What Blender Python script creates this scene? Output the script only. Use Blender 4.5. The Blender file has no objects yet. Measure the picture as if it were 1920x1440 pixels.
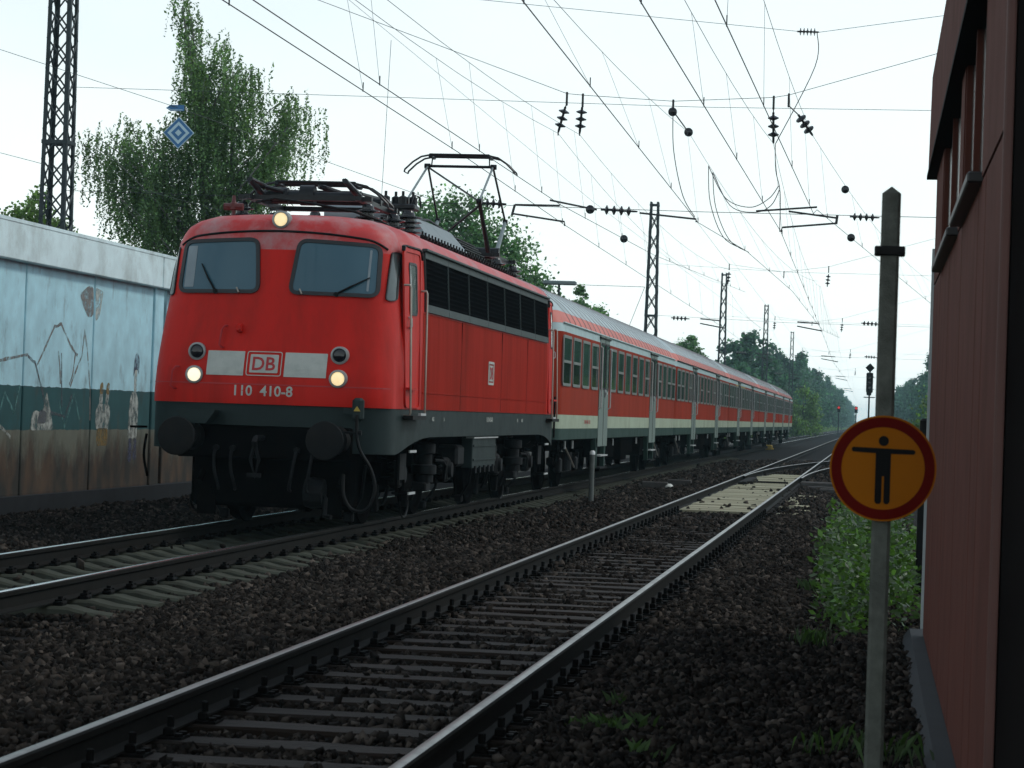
import bpy, math, random
import numpy as np
from mathutils import Vector, Matrix
random.seed(7); rng = np.random.default_rng(7)
SC = bpy.context.scene; COL = SC.collection
R = math.radians

# ---------------------------------------------------------------- camera, sky, sun, exposure
cam_d = bpy.data.cameras.new('camera'); cam = bpy.data.objects.new('camera', cam_d); COL.objects.link(cam)
yaw, pitch, roll = -.1484, .0124, .0342
F = Vector((math.sin(yaw)*math.cos(pitch), math.cos(yaw)*math.cos(pitch), math.sin(pitch)))
r0 = Vector((math.cos(yaw), -math.sin(yaw), 0)); u0 = r0.cross(F)
rr = math.cos(roll)*r0 + math.sin(roll)*u0; uu = rr.cross(F)
M = Matrix((rr, uu, -F)).transposed().to_4x4(); M.translation = (0, 0, 1.4313); cam.matrix_world = M
cam_d.sensor_fit = 'HORIZONTAL'; cam_d.sensor_width = 36; cam_d.lens = 4513.34/1920*36
cam_d.clip_start = .1; cam_d.clip_end = 8000
cam_d.dof.use_dof = True; cam_d.dof.focus_distance = 30; cam_d.dof.aperture_fstop = 11
SC.camera = cam

SUN_EL, SUN_AZ = R(45), R(62)            # azimuth from +Y towards +X
W = bpy.data.worlds.new('World'); SC.world = W; W.use_nodes = True
nt = W.node_tree; nt.nodes.clear()
sky = nt.nodes.new('ShaderNodeTexSky'); sky.sky_type = 'NISHITA'; sky.sun_disc = False
sky.sun_elevation = SUN_EL; sky.sun_rotation = SUN_AZ
sky.air_density = 1.0; sky.dust_density = .6; sky.ozone_density = 1.0; sky.altitude = 50
# high thin overcast: an even pale layer of optical depth tau, seen through 1/sin(elevation) of it
WN = lambda ty, **k: nt.nodes.new(ty)
L_ = nt.links.new
def wmath(op, a, b=None):
    n = nt.nodes.new('ShaderNodeMath'); n.operation = op
    for i, v in enumerate((a, b)):
        if v is None: continue
        if isinstance(v, (int, float)): n.inputs[i].default_value = v
        else: L_(v, n.inputs[i])
    return n.outputs[0]
tc = nt.nodes.new('ShaderNodeTexCoord'); sx = nt.nodes.new('ShaderNodeSeparateXYZ'); L_(tc.outputs['Generated'], sx.inputs[0])
mp = nt.nodes.new('ShaderNodeMapping'); mp.inputs['Scale'].default_value = (1, 1, 3); L_(tc.outputs['Generated'], mp.inputs[0])
nz = nt.nodes.new('ShaderNodeTexNoise'); nz.inputs['Scale'].default_value = 3.0; nz.inputs['Detail'].default_value = 5; L_(mp.outputs[0], nz.inputs['Vector'])
tau = wmath('MULTIPLY', wmath('ADD', nz.outputs[0], .15), .42)
el = wmath('ADD', wmath('MAXIMUM', sx.outputs['Z'], 0.0), .03)
fac = wmath('SUBTRACT', 1.0, wmath('POWER', 2.71828, wmath('MULTIPLY', wmath('DIVIDE', tau, el), -1.0)))
mx = nt.nodes.new('ShaderNodeMix'); mx.data_type = 'RGBA'; mx.inputs[7].default_value = (9.7, 10.7, 10.6, 1)
bg = nt.nodes.new('ShaderNodeBackground'); bg.inputs[1].default_value = .15; ow = nt.nodes.new('ShaderNodeOutputWorld')
L_(fac, mx.inputs[0]); L_(sky.outputs[0], mx.inputs[6]); L_(mx.outputs[2], bg.inputs[0]); L_(bg.outputs[0], ow.inputs[0])

sun_d = bpy.data.lights.new('sun', 'SUN'); sun = bpy.data.objects.new('sun', sun_d); COL.objects.link(sun)
sun_d.energy = 1.5; sun_d.angle = R(10); sun_d.color = (1, 1, .95)
sd = Vector((math.sin(SUN_AZ)*math.cos(SUN_EL), math.cos(SUN_AZ)*math.cos(SUN_EL), math.sin(SUN_EL)))
sun.rotation_euler = sd.to_track_quat('Z', 'Y').to_euler()
SC.view_settings.view_transform = 'Standard'; SC.view_settings.look = 'None'
SC.view_settings.exposure = -.4; SC.view_settings.gamma = 1.0; SC.view_settings.use_curve_mapping = False
SC.render.engine = 'CYCLES'
SC.cycles.max_bounces = 6; SC.cycles.transparent_max_bounces = 16; SC.cycles.volume_bounces = 1

# ---------------------------------------------------------------- materials
MATS = {}
def mat(name, col, rough=.6, metal=0, var=.15, scale=4., bump=0., bscale=60., dirt=None, dscale=1.5, damt=.5, island=0., spec=.5, emit=None, stretch=(1, 1, 1), coat=0., trans=0.):
    if name in MATS: return MATS[name]
    m = bpy.data.materials.new(name); m.use_nodes = True; t = m.node_tree; N = t.nodes; L = t.links.new
    b = N['Principled BSDF']; b.inputs['Roughness'].default_value = rough; b.inputs['Metallic'].default_value = metal
    b.inputs['Specular IOR Level'].default_value = spec
    if coat: b.inputs['Coat Weight'].default_value = coat; b.inputs['Coat Roughness'].default_value = .25
    g = N.new('ShaderNodeNewGeometry')
    mpn = N.new('ShaderNodeMapping'); mpn.inputs['Scale'].default_value = stretch; L(g.outputs['Position'], mpn.inputs[0])
    n1 = N.new('ShaderNodeTexNoise'); n1.inputs['Scale'].default_value = scale; n1.inputs['Detail'].default_value = 6; L(mpn.outputs[0], n1.inputs['Vector'])
    mr = N.new('ShaderNodeMapRange'); mr.inputs[1].default_value = .25; mr.inputs[2].default_value = .75; mr.inputs[3].default_value = 1-var; mr.inputs[4].default_value = 1+var
    L(n1.outputs[0], mr.inputs[0])
    vm = N.new('ShaderNodeVectorMath'); vm.operation = 'SCALE'; vm.inputs[0].default_value = col[:3]; L(mr.outputs[0], vm.inputs['Scale'])
    out = vm.outputs[0]
    if island:
        ir = N.new('ShaderNodeFloatCurve'); cv = ir.mapping.curves[0]; pts_ = [(0, .06), (.45, .15), (.78, .30), (.94, .52), (1, 1)] if island > .62 else [(0, .14), (.4, .2), (.8, .32), (1, .6)]
        cv.points[0].location = pts_[0]; cv.points[1].location = pts_[-1]
        for q_ in pts_[1:-1]: cv.points.new(*q_)
        ir.mapping.update()
        L(g.outputs['Random Per Island'], ir.inputs[1]); i2 = N.new('ShaderNodeMath'); i2.operation = 'MULTIPLY'; i2.inputs[1].default_value = 4.0; L(ir.outputs[0], i2.inputs[0]); ir = i2
        v2 = N.new('ShaderNodeVectorMath'); v2.operation = 'SCALE'; L(out, v2.inputs[0]); L(ir.outputs[0], v2.inputs['Scale']); out = v2.outputs[0]
    if dirt:
        n2 = N.new('ShaderNodeTexNoise'); n2.inputs['Scale'].default_value = dscale; n2.inputs['Detail'].default_value = 8; n2.inputs['Roughness'].default_value = .65; L(mpn.outputs[0], n2.inputs['Vector'])
        r2 = N.new('ShaderNodeMapRange'); r2.inputs[1].default_value = .45; r2.inputs[2].default_value = .75; r2.inputs[4].default_value = damt; L(n2.outputs[0], r2.inputs[0])
        mm = N.new('ShaderNodeMix'); mm.data_type = 'RGBA'; L(r2.outputs[0], mm.inputs[0]); L(out, mm.inputs[6]); mm.inputs[7].default_value = (*dirt, 1); out = mm.outputs[2]
        rm = N.new('ShaderNodeMapRange'); rm.inputs[3].default_value = rough; rm.inputs[4].default_value = min(1, rough+.25); L(r2.outputs[0], rm.inputs[0]); L(rm.outputs[0], b.inputs['Roughness'])
    L(out, b.inputs['Base Color'])
    if bump:
        n3 = N.new('ShaderNodeTexNoise'); n3.inputs['Scale'].default_value = bscale; n3.inputs['Detail'].default_value = 4; L(g.outputs['Position'], n3.inputs['Vector'])
        bp = N.new('ShaderNodeBump'); bp.inputs['Strength'].default_value = bump; bp.inputs['Distance'].default_value = .01; L(n3.outputs[0], bp.inputs['Height']); L(bp.outputs[0], b.inputs['Normal'])
    if emit:
        b.inputs['Emission Color'].default_value = (*emit[0], 1); b.inputs['Emission Strength'].default_value = emit[1]
    if trans:
        tr = N.new('ShaderNodeBsdfTranslucent'); ms = N.new('ShaderNodeMixShader'); ms.inputs[0].default_value = trans; v9 = N.new('ShaderNodeVectorMath'); v9.operation = 'MULTIPLY'; v9.inputs[1].default_value = (1.5, 1.7, .8)
        L(out, v9.inputs[0]); L(v9.outputs[0], tr.inputs[0]); L(b.outputs[0], ms.inputs[1]); L(tr.outputs[0], ms.inputs[2]); L(ms.outputs[0], N['Material Output'].inputs[0])
    MATS[name] = m
    return m

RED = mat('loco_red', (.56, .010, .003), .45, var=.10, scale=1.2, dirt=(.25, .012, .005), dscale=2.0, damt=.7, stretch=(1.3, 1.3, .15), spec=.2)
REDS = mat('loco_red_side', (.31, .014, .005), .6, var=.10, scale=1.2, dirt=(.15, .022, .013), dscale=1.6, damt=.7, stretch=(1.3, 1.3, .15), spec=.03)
REDROOF = mat('loco_roof_red', (.48, .022, .02), .5, var=.15, scale=2, dirt=(.36, .33, .33), dscale=1.8, damt=.8)
SEAM = mat('seam', (.10, .010, .008), .7, var=.2, spec=.05)
LGREY = mat('loco_grey', (.022, .034, .033), .5, var=.12, scale=2, dirt=(.014, .016, .016), dscale=2, damt=.5, spec=.12)
BLACK = mat('black_metal', (.007, .0075, .008), .5, var=.3, scale=6, dirt=(.022, .018, .014), dscale=5, damt=.5, spec=.12)
SOOT = mat('sooty_underframe', (.0045, .0045, .0045), .8, var=.3, scale=6, dirt=(.010, .007, .006), dscale=4, damt=.6, spec=0.)
UNDG = mat('underframe_grey', (.010, .011, .012), .6, var=.3, scale=6, dirt=(.010, .010, .009), dscale=4, damt=.7, spec=0.12)
INSUL = mat('glazed_insulator', (.010, .011, .013), .2, var=.1)
ROOFGEAR = mat('roof_gear', (.012, .014, .016), .35, var=.3, scale=8, spec=0.25)
STEEL = mat('handrail_steel', (.34, .30, .25), .35, metal=.6, var=.15, scale=8)
STEPG = mat('step_edge', (.42, .43, .42), .5, var=.2, scale=12)
WPAINT = mat('plate_paint', (.46, .47, .42), .5, var=.06, scale=9, dirt=(.25, .27, .25), dscale=7, damt=.5)
RLET = mat('letter_red', (.40, .014, .016), .5, var=.05)
RUBBER = mat('rubber', (.008, .009, .010), .5, var=.1)
GLASS = mat('cab_glass', (.034, .098, .130), .07, var=.12, scale=1.2, spec=.6)
SGLASS = mat('cab_side_glass', (.10, .125, .12), .12, var=.25, scale=3, spec=.6)
BLIND = mat('cab_pillar', (.20, .24, .26), .4, var=.1)
GRILLE = mat('grille', (.004, .0045, .005), .95, var=.2, scale=8, spec=0.)
GSLAT = mat('grille_slat', (.009, .010, .011), .9, var=.2, spec=0.)
GFRAME = mat('grille_frame', (.050, .068, .066), .55, var=.15, scale=5, spec=.2)
LAMPOFF = mat('lamp_dark', (.008, .008, .012), .1, var=.05)
LAMPRIM = mat('lamp_rim', (.30, .31, .30), .4, metal=.3, var=.1)
LAMPW = mat('lamp_lit', (.9, .85, .7), .4, var=.02, emit=((1, .86, .60), 1.25))
LAMPY = mat('lamp_lit_warm', (.9, .8, .5), .4, var=.25, scale=18, emit=((1, .72, .36), 1.0))
CRED = mat('coach_red', (.29, .030, .012), .6, var=.10, scale=.9, dirt=(.14, .04, .028), dscale=.8, damt=.6, stretch=(1, 1, .3), spec=.06)
CROOFR = mat('coach_roof_red', (.55, .12, .085), .55, var=.15, scale=1.5, dirt=(.55, .27, .23), dscale=1.2, damt=.6)
CROOF = mat('coach_roof_grey', (.42, .50, .51), .6, var=.12, scale=1.3, dirt=(.24, .28, .285), dscale=1.2, damt=.6)
CCREAM = mat('coach_cream', (.34, .40, .29), .6, var=.08, scale=2, dirt=(.20, .20, .14), dscale=1.2, damt=.6)
CGREY = mat('coach_grey', (.032, .062, .052), .55, var=.12, scale=2, dirt=(.02, .03, .026), dscale=2, damt=.5, spec=.1)
CDOOR = mat('coach_door', (.15, .20, .175), .55, var=.12, scale=3, dirt=(.10, .11, .10), dscale=3, damt=.5)
CFRAME = mat('window_frame', (.22, .25, .23), .4, metal=.2, var=.15, scale=5)
CGUT = mat('gutter', (.38, .50, .50), .5, var=.12, scale=3)
CGLASS = mat('coach_glass', (.030, .066, .052), .06, var=.3, scale=.8, spec=.3)
CGLASSD = mat('coach_glass_low', (.010, .016, .015), .06, var=.3, scale=.8, spec=.3)
YEL = mat('yellow_paint', (.42, .28, .03), .5, var=.2)
RAILTOP = mat('rail_head', (.62, .66, .66), .22, metal=1, var=.15, scale=6)
RAILTOPN = mat('rail_head_dull', (.13, .125, .115), .3, metal=.85, var=.3, scale=3, dirt=(.06, .045, .035), dscale=3, damt=.6)
RAILSIDE = mat('rail_rust', (.012, .011, .0095), .7, var=.25, scale=8, spec=.05)
CONC = mat('sleeper_concrete', (.056, .060, .046), .85, var=.2, scale=5, bump=.3, dirt=(.03, .028, .022), dscale=4, damt=.7, spec=.05)
WOOD = mat('sleeper_wood', (.018, .0125, .009), .6, var=.35, scale=14, bump=.5, bscale=30, stretch=(.15, 1, 1), dirt=(.027, .026, .023), dscale=1.2, damt=.7, spec=.05)
CLIP = mat('fastening', (.006, .0055, .005), .6, var=.3, scale=20, spec=.05)
STONE = mat('ballast_stone', (.030, .0245, .020), .9, var=.25, scale=20, island=.65, bump=.2, spec=.05)
BED = mat('ballast_bed', (.006, .005, .0045), .95, var=.4, scale=25, bump=1.0, bscale=22, spec=0.1)  # near-black puts the shade between the stones into the bed colour
SOIL = mat('soil', (.035, .030, .022), .95, var=.3, scale=3, dirt=(.03, .045, .015), dscale=.3, damt=.9)
PLANK = mat('crossing_plank', (.33, .315, .215), .8, var=.15, scale=4, stretch=(.3, 1, 1), dirt=(.12, .11, .075), dscale=2, damt=.6, spec=.1)
TIMBER = mat('old_timber', (.05, .045, .04), .85, var=.3, scale=8)
MASTM = mat('mast_steel', (.035, .048, .052), .6, var=.25, scale=4, dirt=(.018, .02, .02), dscale=3, damt=.5, spec=0.3)
WIRE = mat('wire', (.012, .013, .014), .5, var=.1)
WIREL = mat('wire_copper_green', (.045, .06, .058), .5, var=.1)
POSTC = mat('post_concrete', (.10, .105, .09), .9, var=.2, scale=25, bump=.5, bscale=140, dirt=(.04, .042, .036), dscale=9, damt=.6, spec=.05)
SIGNO = mat('sign_orange', (.27, .085, .003), .55, var=.06, scale=9, spec=.03)
SIGNR = mat('sign_red', (.085, .0035, .002), .55, var=.08, scale=9, spec=.03)
SIGNB = mat('sign_black', (.006, .006, .006), .55, var=.08, spec=.05)
BLUES = mat('sign_blue', (.03, .15, .34), .5, var=.1)
WHITES = mat('sign_white', (.45, .62, .70), .5, var=.08)
SHED = mat('shed_cladding', (.105, .036, .026), .75, var=.12, scale=2, dirt=(.065, .029, .022), dscale=2.5, damt=.5, stretch=(1, 1, .7), bump=.15, bscale=90, spec=.06)
SHEDD = mat('shed_end_shade', (.010, .008, .0075), .8, var=.2, scale=3, spec=0.1)  # near-black colour paints in the shade on the shed's end wall
SHEDE = mat('shed_edge', (.075, .024, .016), .6, var=.15, scale=4)
SHEDW = mat('shed_white_trim', (.45, .50, .50), .5, var=.1)
SHEDS = mat('shed_sill', (.016, .016, .016), .5, var=.2)
PLINTH = mat('plinth_concrete', (.020, .023, .026), .8, var=.2, scale=3, spec=0.2)
BARK = mat('bark', (.05, .045, .038), .9, var=.4, scale=6)
BIRCHB = mat('birch_bark', (.16, .16, .15), .8, var=.5, scale=5)
LEAFB = mat('birch_leaf', (.115, .195, .085), .5, var=.4, scale=.5, island=.5, trans=.4)
LEAFO = mat('tree_leaf', (.10, .205, .095), .5, var=.35, scale=.8, island=.5, trans=.4)
LEAFL = mat('light_leaf', (.13, .22, .065), .5, var=.35, scale=.8, island=.5, trans=.4)
LEAFF = mat('forest_leaf', (.045, .115, .075), .6, var=.45, scale=.12, island=.5, trans=.4)
LEAFP = mat('conifer_leaf', (.016, .036, .030), .6, var=.35, scale=.2, island=.5, trans=.4)
WEED = mat('weed_leaf', (.048, .095, .024), .45, var=.35, scale=3, island=.6, trans=.4)
GRASS = mat('grass_leaf', (.036, .070, .020), .5, var=.3, scale=3, island=.5, trans=.4)
REDL = mat('red_signal_light', (.6, .02, .02), .4, var=.02, emit=((1, .05, .04), .7))

def wall_material():
    m = bpy.data.materials.new('painted_wall'); m.use_nodes = True; t = m.node_tree; N = t.nodes; L = t.links.new
    b = N['Principled BSDF']; b.inputs['Roughness'].default_value = .75
    g = N.new('ShaderNodeNewGeometry'); s = N.new('ShaderNodeSeparateXYZ'); L(g.outputs['Position'], s.inputs[0])
    n = N.new('ShaderNodeTexNoise'); n.inputs['Scale'].default_value = 5; n.inputs['Detail'].default_value = 4; L(g.outputs['Position'], n.inputs['Vector'])
    ma = N.new('ShaderNodeMath'); ma.operation = 'MULTIPLY_ADD'; L(n.outputs[0], ma.inputs[0]); ma.inputs[1].default_value = .05; L(s.outputs['Z'], ma.inputs[2])
    mr = N.new('ShaderNodeMapRange'); mr.inputs[1].default_value = -.2; mr.inputs[2].default_value = 4.0; L(ma.outputs[0], mr.inputs[0])
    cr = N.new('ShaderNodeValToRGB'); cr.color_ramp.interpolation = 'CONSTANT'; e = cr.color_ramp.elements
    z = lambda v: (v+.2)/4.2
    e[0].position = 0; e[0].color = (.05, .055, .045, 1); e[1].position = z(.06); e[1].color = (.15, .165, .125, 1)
    a = e.new(z(.965)); a.color = (.015, .088, .092, 1); a = e.new(z(1.62)); a.color = (.47, .78, .86, 1)
    L(mr.outputs[0], cr.inputs[0])
    # grime and rust running downwards, deepened low down by painted-in shade
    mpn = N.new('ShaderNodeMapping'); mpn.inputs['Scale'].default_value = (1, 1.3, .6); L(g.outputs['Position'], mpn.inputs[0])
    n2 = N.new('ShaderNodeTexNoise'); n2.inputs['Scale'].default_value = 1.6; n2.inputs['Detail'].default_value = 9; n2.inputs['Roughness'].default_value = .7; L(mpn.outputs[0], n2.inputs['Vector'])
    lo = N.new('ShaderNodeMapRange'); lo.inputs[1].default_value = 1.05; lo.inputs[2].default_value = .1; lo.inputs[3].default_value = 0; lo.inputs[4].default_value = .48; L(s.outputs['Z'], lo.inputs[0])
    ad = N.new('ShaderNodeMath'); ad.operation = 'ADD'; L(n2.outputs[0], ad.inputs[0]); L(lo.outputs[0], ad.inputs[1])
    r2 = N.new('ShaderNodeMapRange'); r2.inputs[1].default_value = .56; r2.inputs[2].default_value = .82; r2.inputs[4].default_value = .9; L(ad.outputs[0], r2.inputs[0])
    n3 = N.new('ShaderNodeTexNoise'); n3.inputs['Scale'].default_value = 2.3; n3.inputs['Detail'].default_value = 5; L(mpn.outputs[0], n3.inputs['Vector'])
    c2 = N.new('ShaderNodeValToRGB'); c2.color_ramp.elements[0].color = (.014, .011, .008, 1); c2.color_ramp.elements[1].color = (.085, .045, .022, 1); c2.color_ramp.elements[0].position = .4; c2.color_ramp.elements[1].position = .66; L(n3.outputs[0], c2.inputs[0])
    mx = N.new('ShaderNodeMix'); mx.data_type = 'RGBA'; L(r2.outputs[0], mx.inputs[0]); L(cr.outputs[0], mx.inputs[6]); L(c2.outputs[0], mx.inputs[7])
    # pale weathering speckle
    n4 = N.new('ShaderNodeTexNoise'); n4.inputs['Scale'].default_value = 3; n4.inputs['Detail'].default_value = 10; L(g.outputs['Position'], n4.inputs['Vector'])
    r4 = N.new('ShaderNodeMapRange'); r4.inputs[1].default_value = .3; r4.inputs[2].default_value = .7; r4.inputs[3].default_value = .85; r4.inputs[4].default_value = 1.12; L(n4.outputs[0], r4.inputs[0])
    v = N.new('ShaderNodeVectorMath'); v.operation = 'SCALE'; L(mx.outputs[2], v.inputs[0]); L(r4.outputs[0], v.inputs['Scale']); L(v.outputs[0], b.inputs['Base Color'])
    return m
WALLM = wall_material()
FASCIA = mat('fascia_concrete', (.70, .87, .88), .8, var=.08, scale=4, dirt=(.24, .25, .21), dscale=1.1, damt=.7, spec=.2)

# ---------------------------------------------------------------- mesh helpers
def cr(pts, k=5):
    P = [Vector(p) for p in pts]; out = []
    for i in range(len(P)-1):
        a, b, c, d = P[max(i-1, 0)], P[i], P[i+1], P[min(i+2, len(P)-1)]
        for j in range(k):
            t = j/k; out.append(.5*((2*b)+(c-a)*t+(2*a-5*b+4*c-d)*t*t+(3*b-a-3*c+d)*t*t*t))
    return out+[P[-1]]
class MB:
    def __init__(s): s.v = []; s.f = []
    def add(s, vs, fs):
        o = len(s.v); s.v += [tuple(p) for p in vs]; s.f += [tuple(o+i for i in q) for q in fs]; return s
    def box(s, c, d, rz=0, bev=0):
        x, y, z = d[0]/2, d[1]/2, d[2]/2
        if bev:
            b = bev; ring = lambda zz, k: [(-x+k, -y, zz), (x-k, -y, zz), (x, -y+k, zz), (x, y-k, zz), (x-k, y, zz), (-x+k, y, zz), (-x, y-k, zz), (-x, -y+k, zz)]
            sh = lambda pts, k: [(px*(x-k)/x, py*(y-k)/y, pz) for px, py, pz in pts]
            rows = [sh(ring(-z, b), b), ring(-z+b, b), ring(z-b, b), sh(ring(z, b), b)]
            vs = [p for r_ in rows for p in r_]; fs = [tuple(range(7, -1, -1)), tuple(range(24, 32))]
            for i in range(3):
                for j in range(8): fs.append((i*8+j, i*8+(j+1) % 8, (i+1)*8+(j+1) % 8, (i+1)*8+j))
        else:
            vs = [(sx*x, sy*y, sz*z) for sz in (-1, 1) for sx, sy in ((-1, -1), (1, -1), (1, 1), (-1, 1))]
            fs = [(3, 2, 1, 0), (4, 5, 6, 7), (0, 1, 5, 4), (1, 2, 6, 5), (2, 3, 7, 6), (3, 0, 4, 7)]
        ca, sa = math.cos(rz), math.sin(rz)
        return s.add([(c[0]+p[0]*ca-p[1]*sa, c[1]+p[0]*sa+p[1]*ca, c[2]+p[2]) for p in vs], fs)
    def tube(s, pts, r, n=6, cap=True):
        pts = [Vector(p) for p in pts]; m = len(pts); rs = r if isinstance(r, (list, tuple)) else [r]*m
        vs = []; prev = None
        for i, p in enumerate(pts):
            d = (pts[min(i+1, m-1)]-pts[max(i-1, 0)]).normalized()
            if prev is None: a = Vector((0, 0, 1)) if abs(d.z) < .9 else Vector((1, 0, 0))
            else: a = prev
            e = (a-d*a.dot(d)).normalized(); prev = e; g = d.cross(e)
            for k in range(n):
                t = 2*math.pi*k/n; vs.append(p+(e*math.cos(t)+g*math.sin(t))*rs[i])
        fs = [(i*n+k, i*n+(k+1) % n, (i+1)*n+(k+1) % n, (i+1)*n+k) for i in range(m-1) for k in range(n)]
        if cap: fs += [tuple(range(n-1, -1, -1)), tuple((m-1)*n+k for k in range(n))]
        return s.add(vs, fs)
    def lathe(s, prof, c=(0, 0, 0), axis='Z', n=16):
        vs = []
        for rad, h in prof:
            for k in range(n):
                t = 2*math.pi*k/n; a, b = rad*math.cos(t), rad*math.sin(t)
                q = (a, b, h) if axis == 'Z' else (a, h, b) if axis == 'Y' else (h, a, b)
                vs.append((c[0]+q[0], c[1]+q[1], c[2]+q[2]))
        m = len(prof)
        fs = [(i*n+k, i*n+(k+1) % n, (i+1)*n+(k+1) % n, (i+1)*n+k) for i in range(m-1) for k in range(n)]
        fs += [tuple(range(n-1, -1, -1)), tuple((m-1)*n+k for k in range(n))]
        return s.add(vs, fs)
    def prism(s, poly, mapf, t0, t1):
        """2D poly extruded; mapf(a,b,t)->xyz"""
        n = len(poly); vs = [mapf(a, b, t0) for a, b in poly]+[mapf(a, b, t1) for a, b in poly]
        fs = [tuple(range(n-1, -1, -1)), tuple(range(n, 2*n))]+[(i, (i+1) % n, n+(i+1) % n, n+i) for i in range(n)]
        return s.add(vs, fs)
    @staticmethod
    def dens(out, ref=None, step=.07):
        ref = ref or out; res = []; n = len(out)
        for i in range(n):
            j = (i+1) % n; m = max(1, int(math.ceil(math.hypot(ref[j][0]-ref[i][0], ref[j][1]-ref[i][1])/step)))
            res += [(out[i][0]+(out[j][0]-out[i][0])*k/m, out[i][1]+(out[j][1]-out[i][1])*k/m) for k in range(m)]
        return res
    def patch(s, out, mapf, off, rings=4, thick=0):
        """surface-following filled outline"""
        if mapf is globals().get("fmap"): out = MB.dens(out)
        cx = sum(p[0] for p in out)/len(out); cz = sum(p[1] for p in out)/len(out); n = len(out); vs = [mapf(cx, cz, off)]
        for k in range(1, rings+1):
            t = k/rings; vs += [mapf(cx+(p[0]-cx)*t, cz+(p[1]-cz)*t, off) for p in out]
        fs = [(0, 1+i, 1+(i+1) % n) for i in range(n)]
        for k in range(rings-1): fs += [(1+k*n+i, 1+(k+1)*n+i, 1+(k+1)*n+(i+1) % n, 1+k*n+(i+1) % n) for i in range(n)]
        if thick:
            b = len(vs); vs += [mapf(p[0], p[1], off-thick) for p in out]; o = 1+(rings-1)*n
            fs += [(o+i, b+i, b+(i+1) % n, o+(i+1) % n) for i in range(n)]
        return s.add(vs, fs)
    def ring(s, out, inn, mapf, off, thick):
        if mapf is globals().get('fmap'): out, inn = MB.dens(out), MB.dens(inn, out)
        n = len(out); vs = [mapf(*p, off) for p in out]+[mapf(*p, off) for p in inn]+[mapf(*p, off-thick) for p in out]+[mapf(*p, off-thick) for p in inn]
        fs = []
        for i in range(n):
            j = (i+1) % n
            fs += [(i, j, n+j, n+i), (2*n+i, 2*n+j, j, i), (n+i, n+j, 3*n+j, 3*n+i)]
        return s.add(vs, fs)
    def mesh(s, name, m, smooth=None):
        me = bpy.data.meshes.new(name); me.from_pydata(s.v, [], s.f); me.validate()
        import bmesh
        b = bmesh.new(); b.from_mesh(me); bmesh.ops.recalc_face_normals(b, faces=b.faces); b.to_mesh(me); b.free()
        if m: me.materials.append(m)
        if smooth:
            me.polygons.foreach_set('use_smooth', [True]*len(me.polygons)); me.set_sharp_from_angle(angle=R(smooth))
        return me
    def build(s, name, m, parent=None, smooth=None, loc=None): return ob(name, s.mesh(name, m, smooth), parent, loc)

def ob(name, me, parent=None, loc=None, rz=0):
    o = bpy.data.objects.new(name, me); COL.objects.link(o); o.parent = parent
    if loc is not None: o.location = loc
    if rz: o.rotation_euler.z = rz
    return o
def tag(o, label, cat, group=None):
    o['label'] = label; o['category'] = cat
    if group: o['group'] = group
    return o
def thing(name, label, cat, loc=(0, 0, 0), rz=0, group=None):
    return tag(ob(name, None, None, loc, rz), label, cat, group)
def struct(o): o['kind'] = 'structure'; return o
def stuff(o): o['kind'] = 'stuff'; return o
def copy_tree(o, parent=None):
    c = o.copy(); COL.objects.link(c); c.parent = parent
    for ch in list(o.children): copy_tree(ch, c)
    return c
def fast_mesh(name, v, faces4or3, m, smooth=False):
    me = bpy.data.meshes.new(name); v = np.asarray(v, np.float32); f = np.asarray(faces4or3, np.int32); k = f.shape[1]
    me.vertices.add(len(v)); me.vertices.foreach_set('co', v.ravel()); me.loops.add(f.size); me.loops.foreach_set('vertex_index', f.ravel())
    me.polygons.add(len(f)); me.polygons.foreach_set('loop_start', np.arange(0, f.size, k, dtype=np.int32)); me.polygons.foreach_set('loop_total', np.full(len(f), k, np.int32))
    me.update(calc_edges=True)
    if m: me.materials.append(m)
    return me
def rpoly(pts, r, n=5):
    out = []; m = len(pts)
    for i in range(m):
        p = Vector(pts[i]); a = Vector(pts[i-1])-p; b = Vector(pts[(i+1) % m])-p; rad = r[i] if isinstance(r, (list, tuple)) else r
        la, lb = a.length, b.length; d = min(rad, la*.48, lb*.48); a.normalize(); b.normalize()
        for k in range(n+1):
            t = k/n; q = p+a*d*(1-t)**2+b*d*t*t; out.append((q.x, q.y))
    return out
def rect(x0, z0, x1, z1, r, n=5): return rpoly([(x0, z0), (x1, z0), (x1, z1), (x0, z1)], r, n)
def inset(out, d):
    n = len(out); res = []
    for i in range(n):
        p = Vector(out[i]); a = Vector(out[i-1]); b = Vector(out[(i+1) % n]); t = (b-a)
        if t.length < 1e-9: res.append(tuple(p)); continue
        t.normalize(); nrm = Vector((-t.y, t.x)); res.append(tuple(p+nrm*d))
    return res
def text_verts(body, w, h, bold=.018):
    """mesh data of lettering scaled into a w x h box centred at 0"""
    cu = bpy.data.curves.new('lettering', 'FONT'); cu.body = body; cu.size = 1; cu.resolution_u = 3; cu.offset = bold
    t = bpy.data.objects.new('lettering', cu); COL.objects.link(t); bpy.context.view_layer.update()
    me = bpy.data.meshes.new_from_object(t.evaluated_get(bpy.context.evaluated_depsgraph_get()))
    v = np.array([q.co[:2] for q in me.vertices]); f = [tuple(p.vertices) for p in me.polygons]
    bpy.data.objects.remove(t); bpy.data.curves.remove(cu); bpy.data.meshes.remove(me)
    mn, mxx = v.min(0), v.max(0); v = (v-(mn+mxx)/2)/(mxx-mn)*np.array([w, h])
    return v, f
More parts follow.
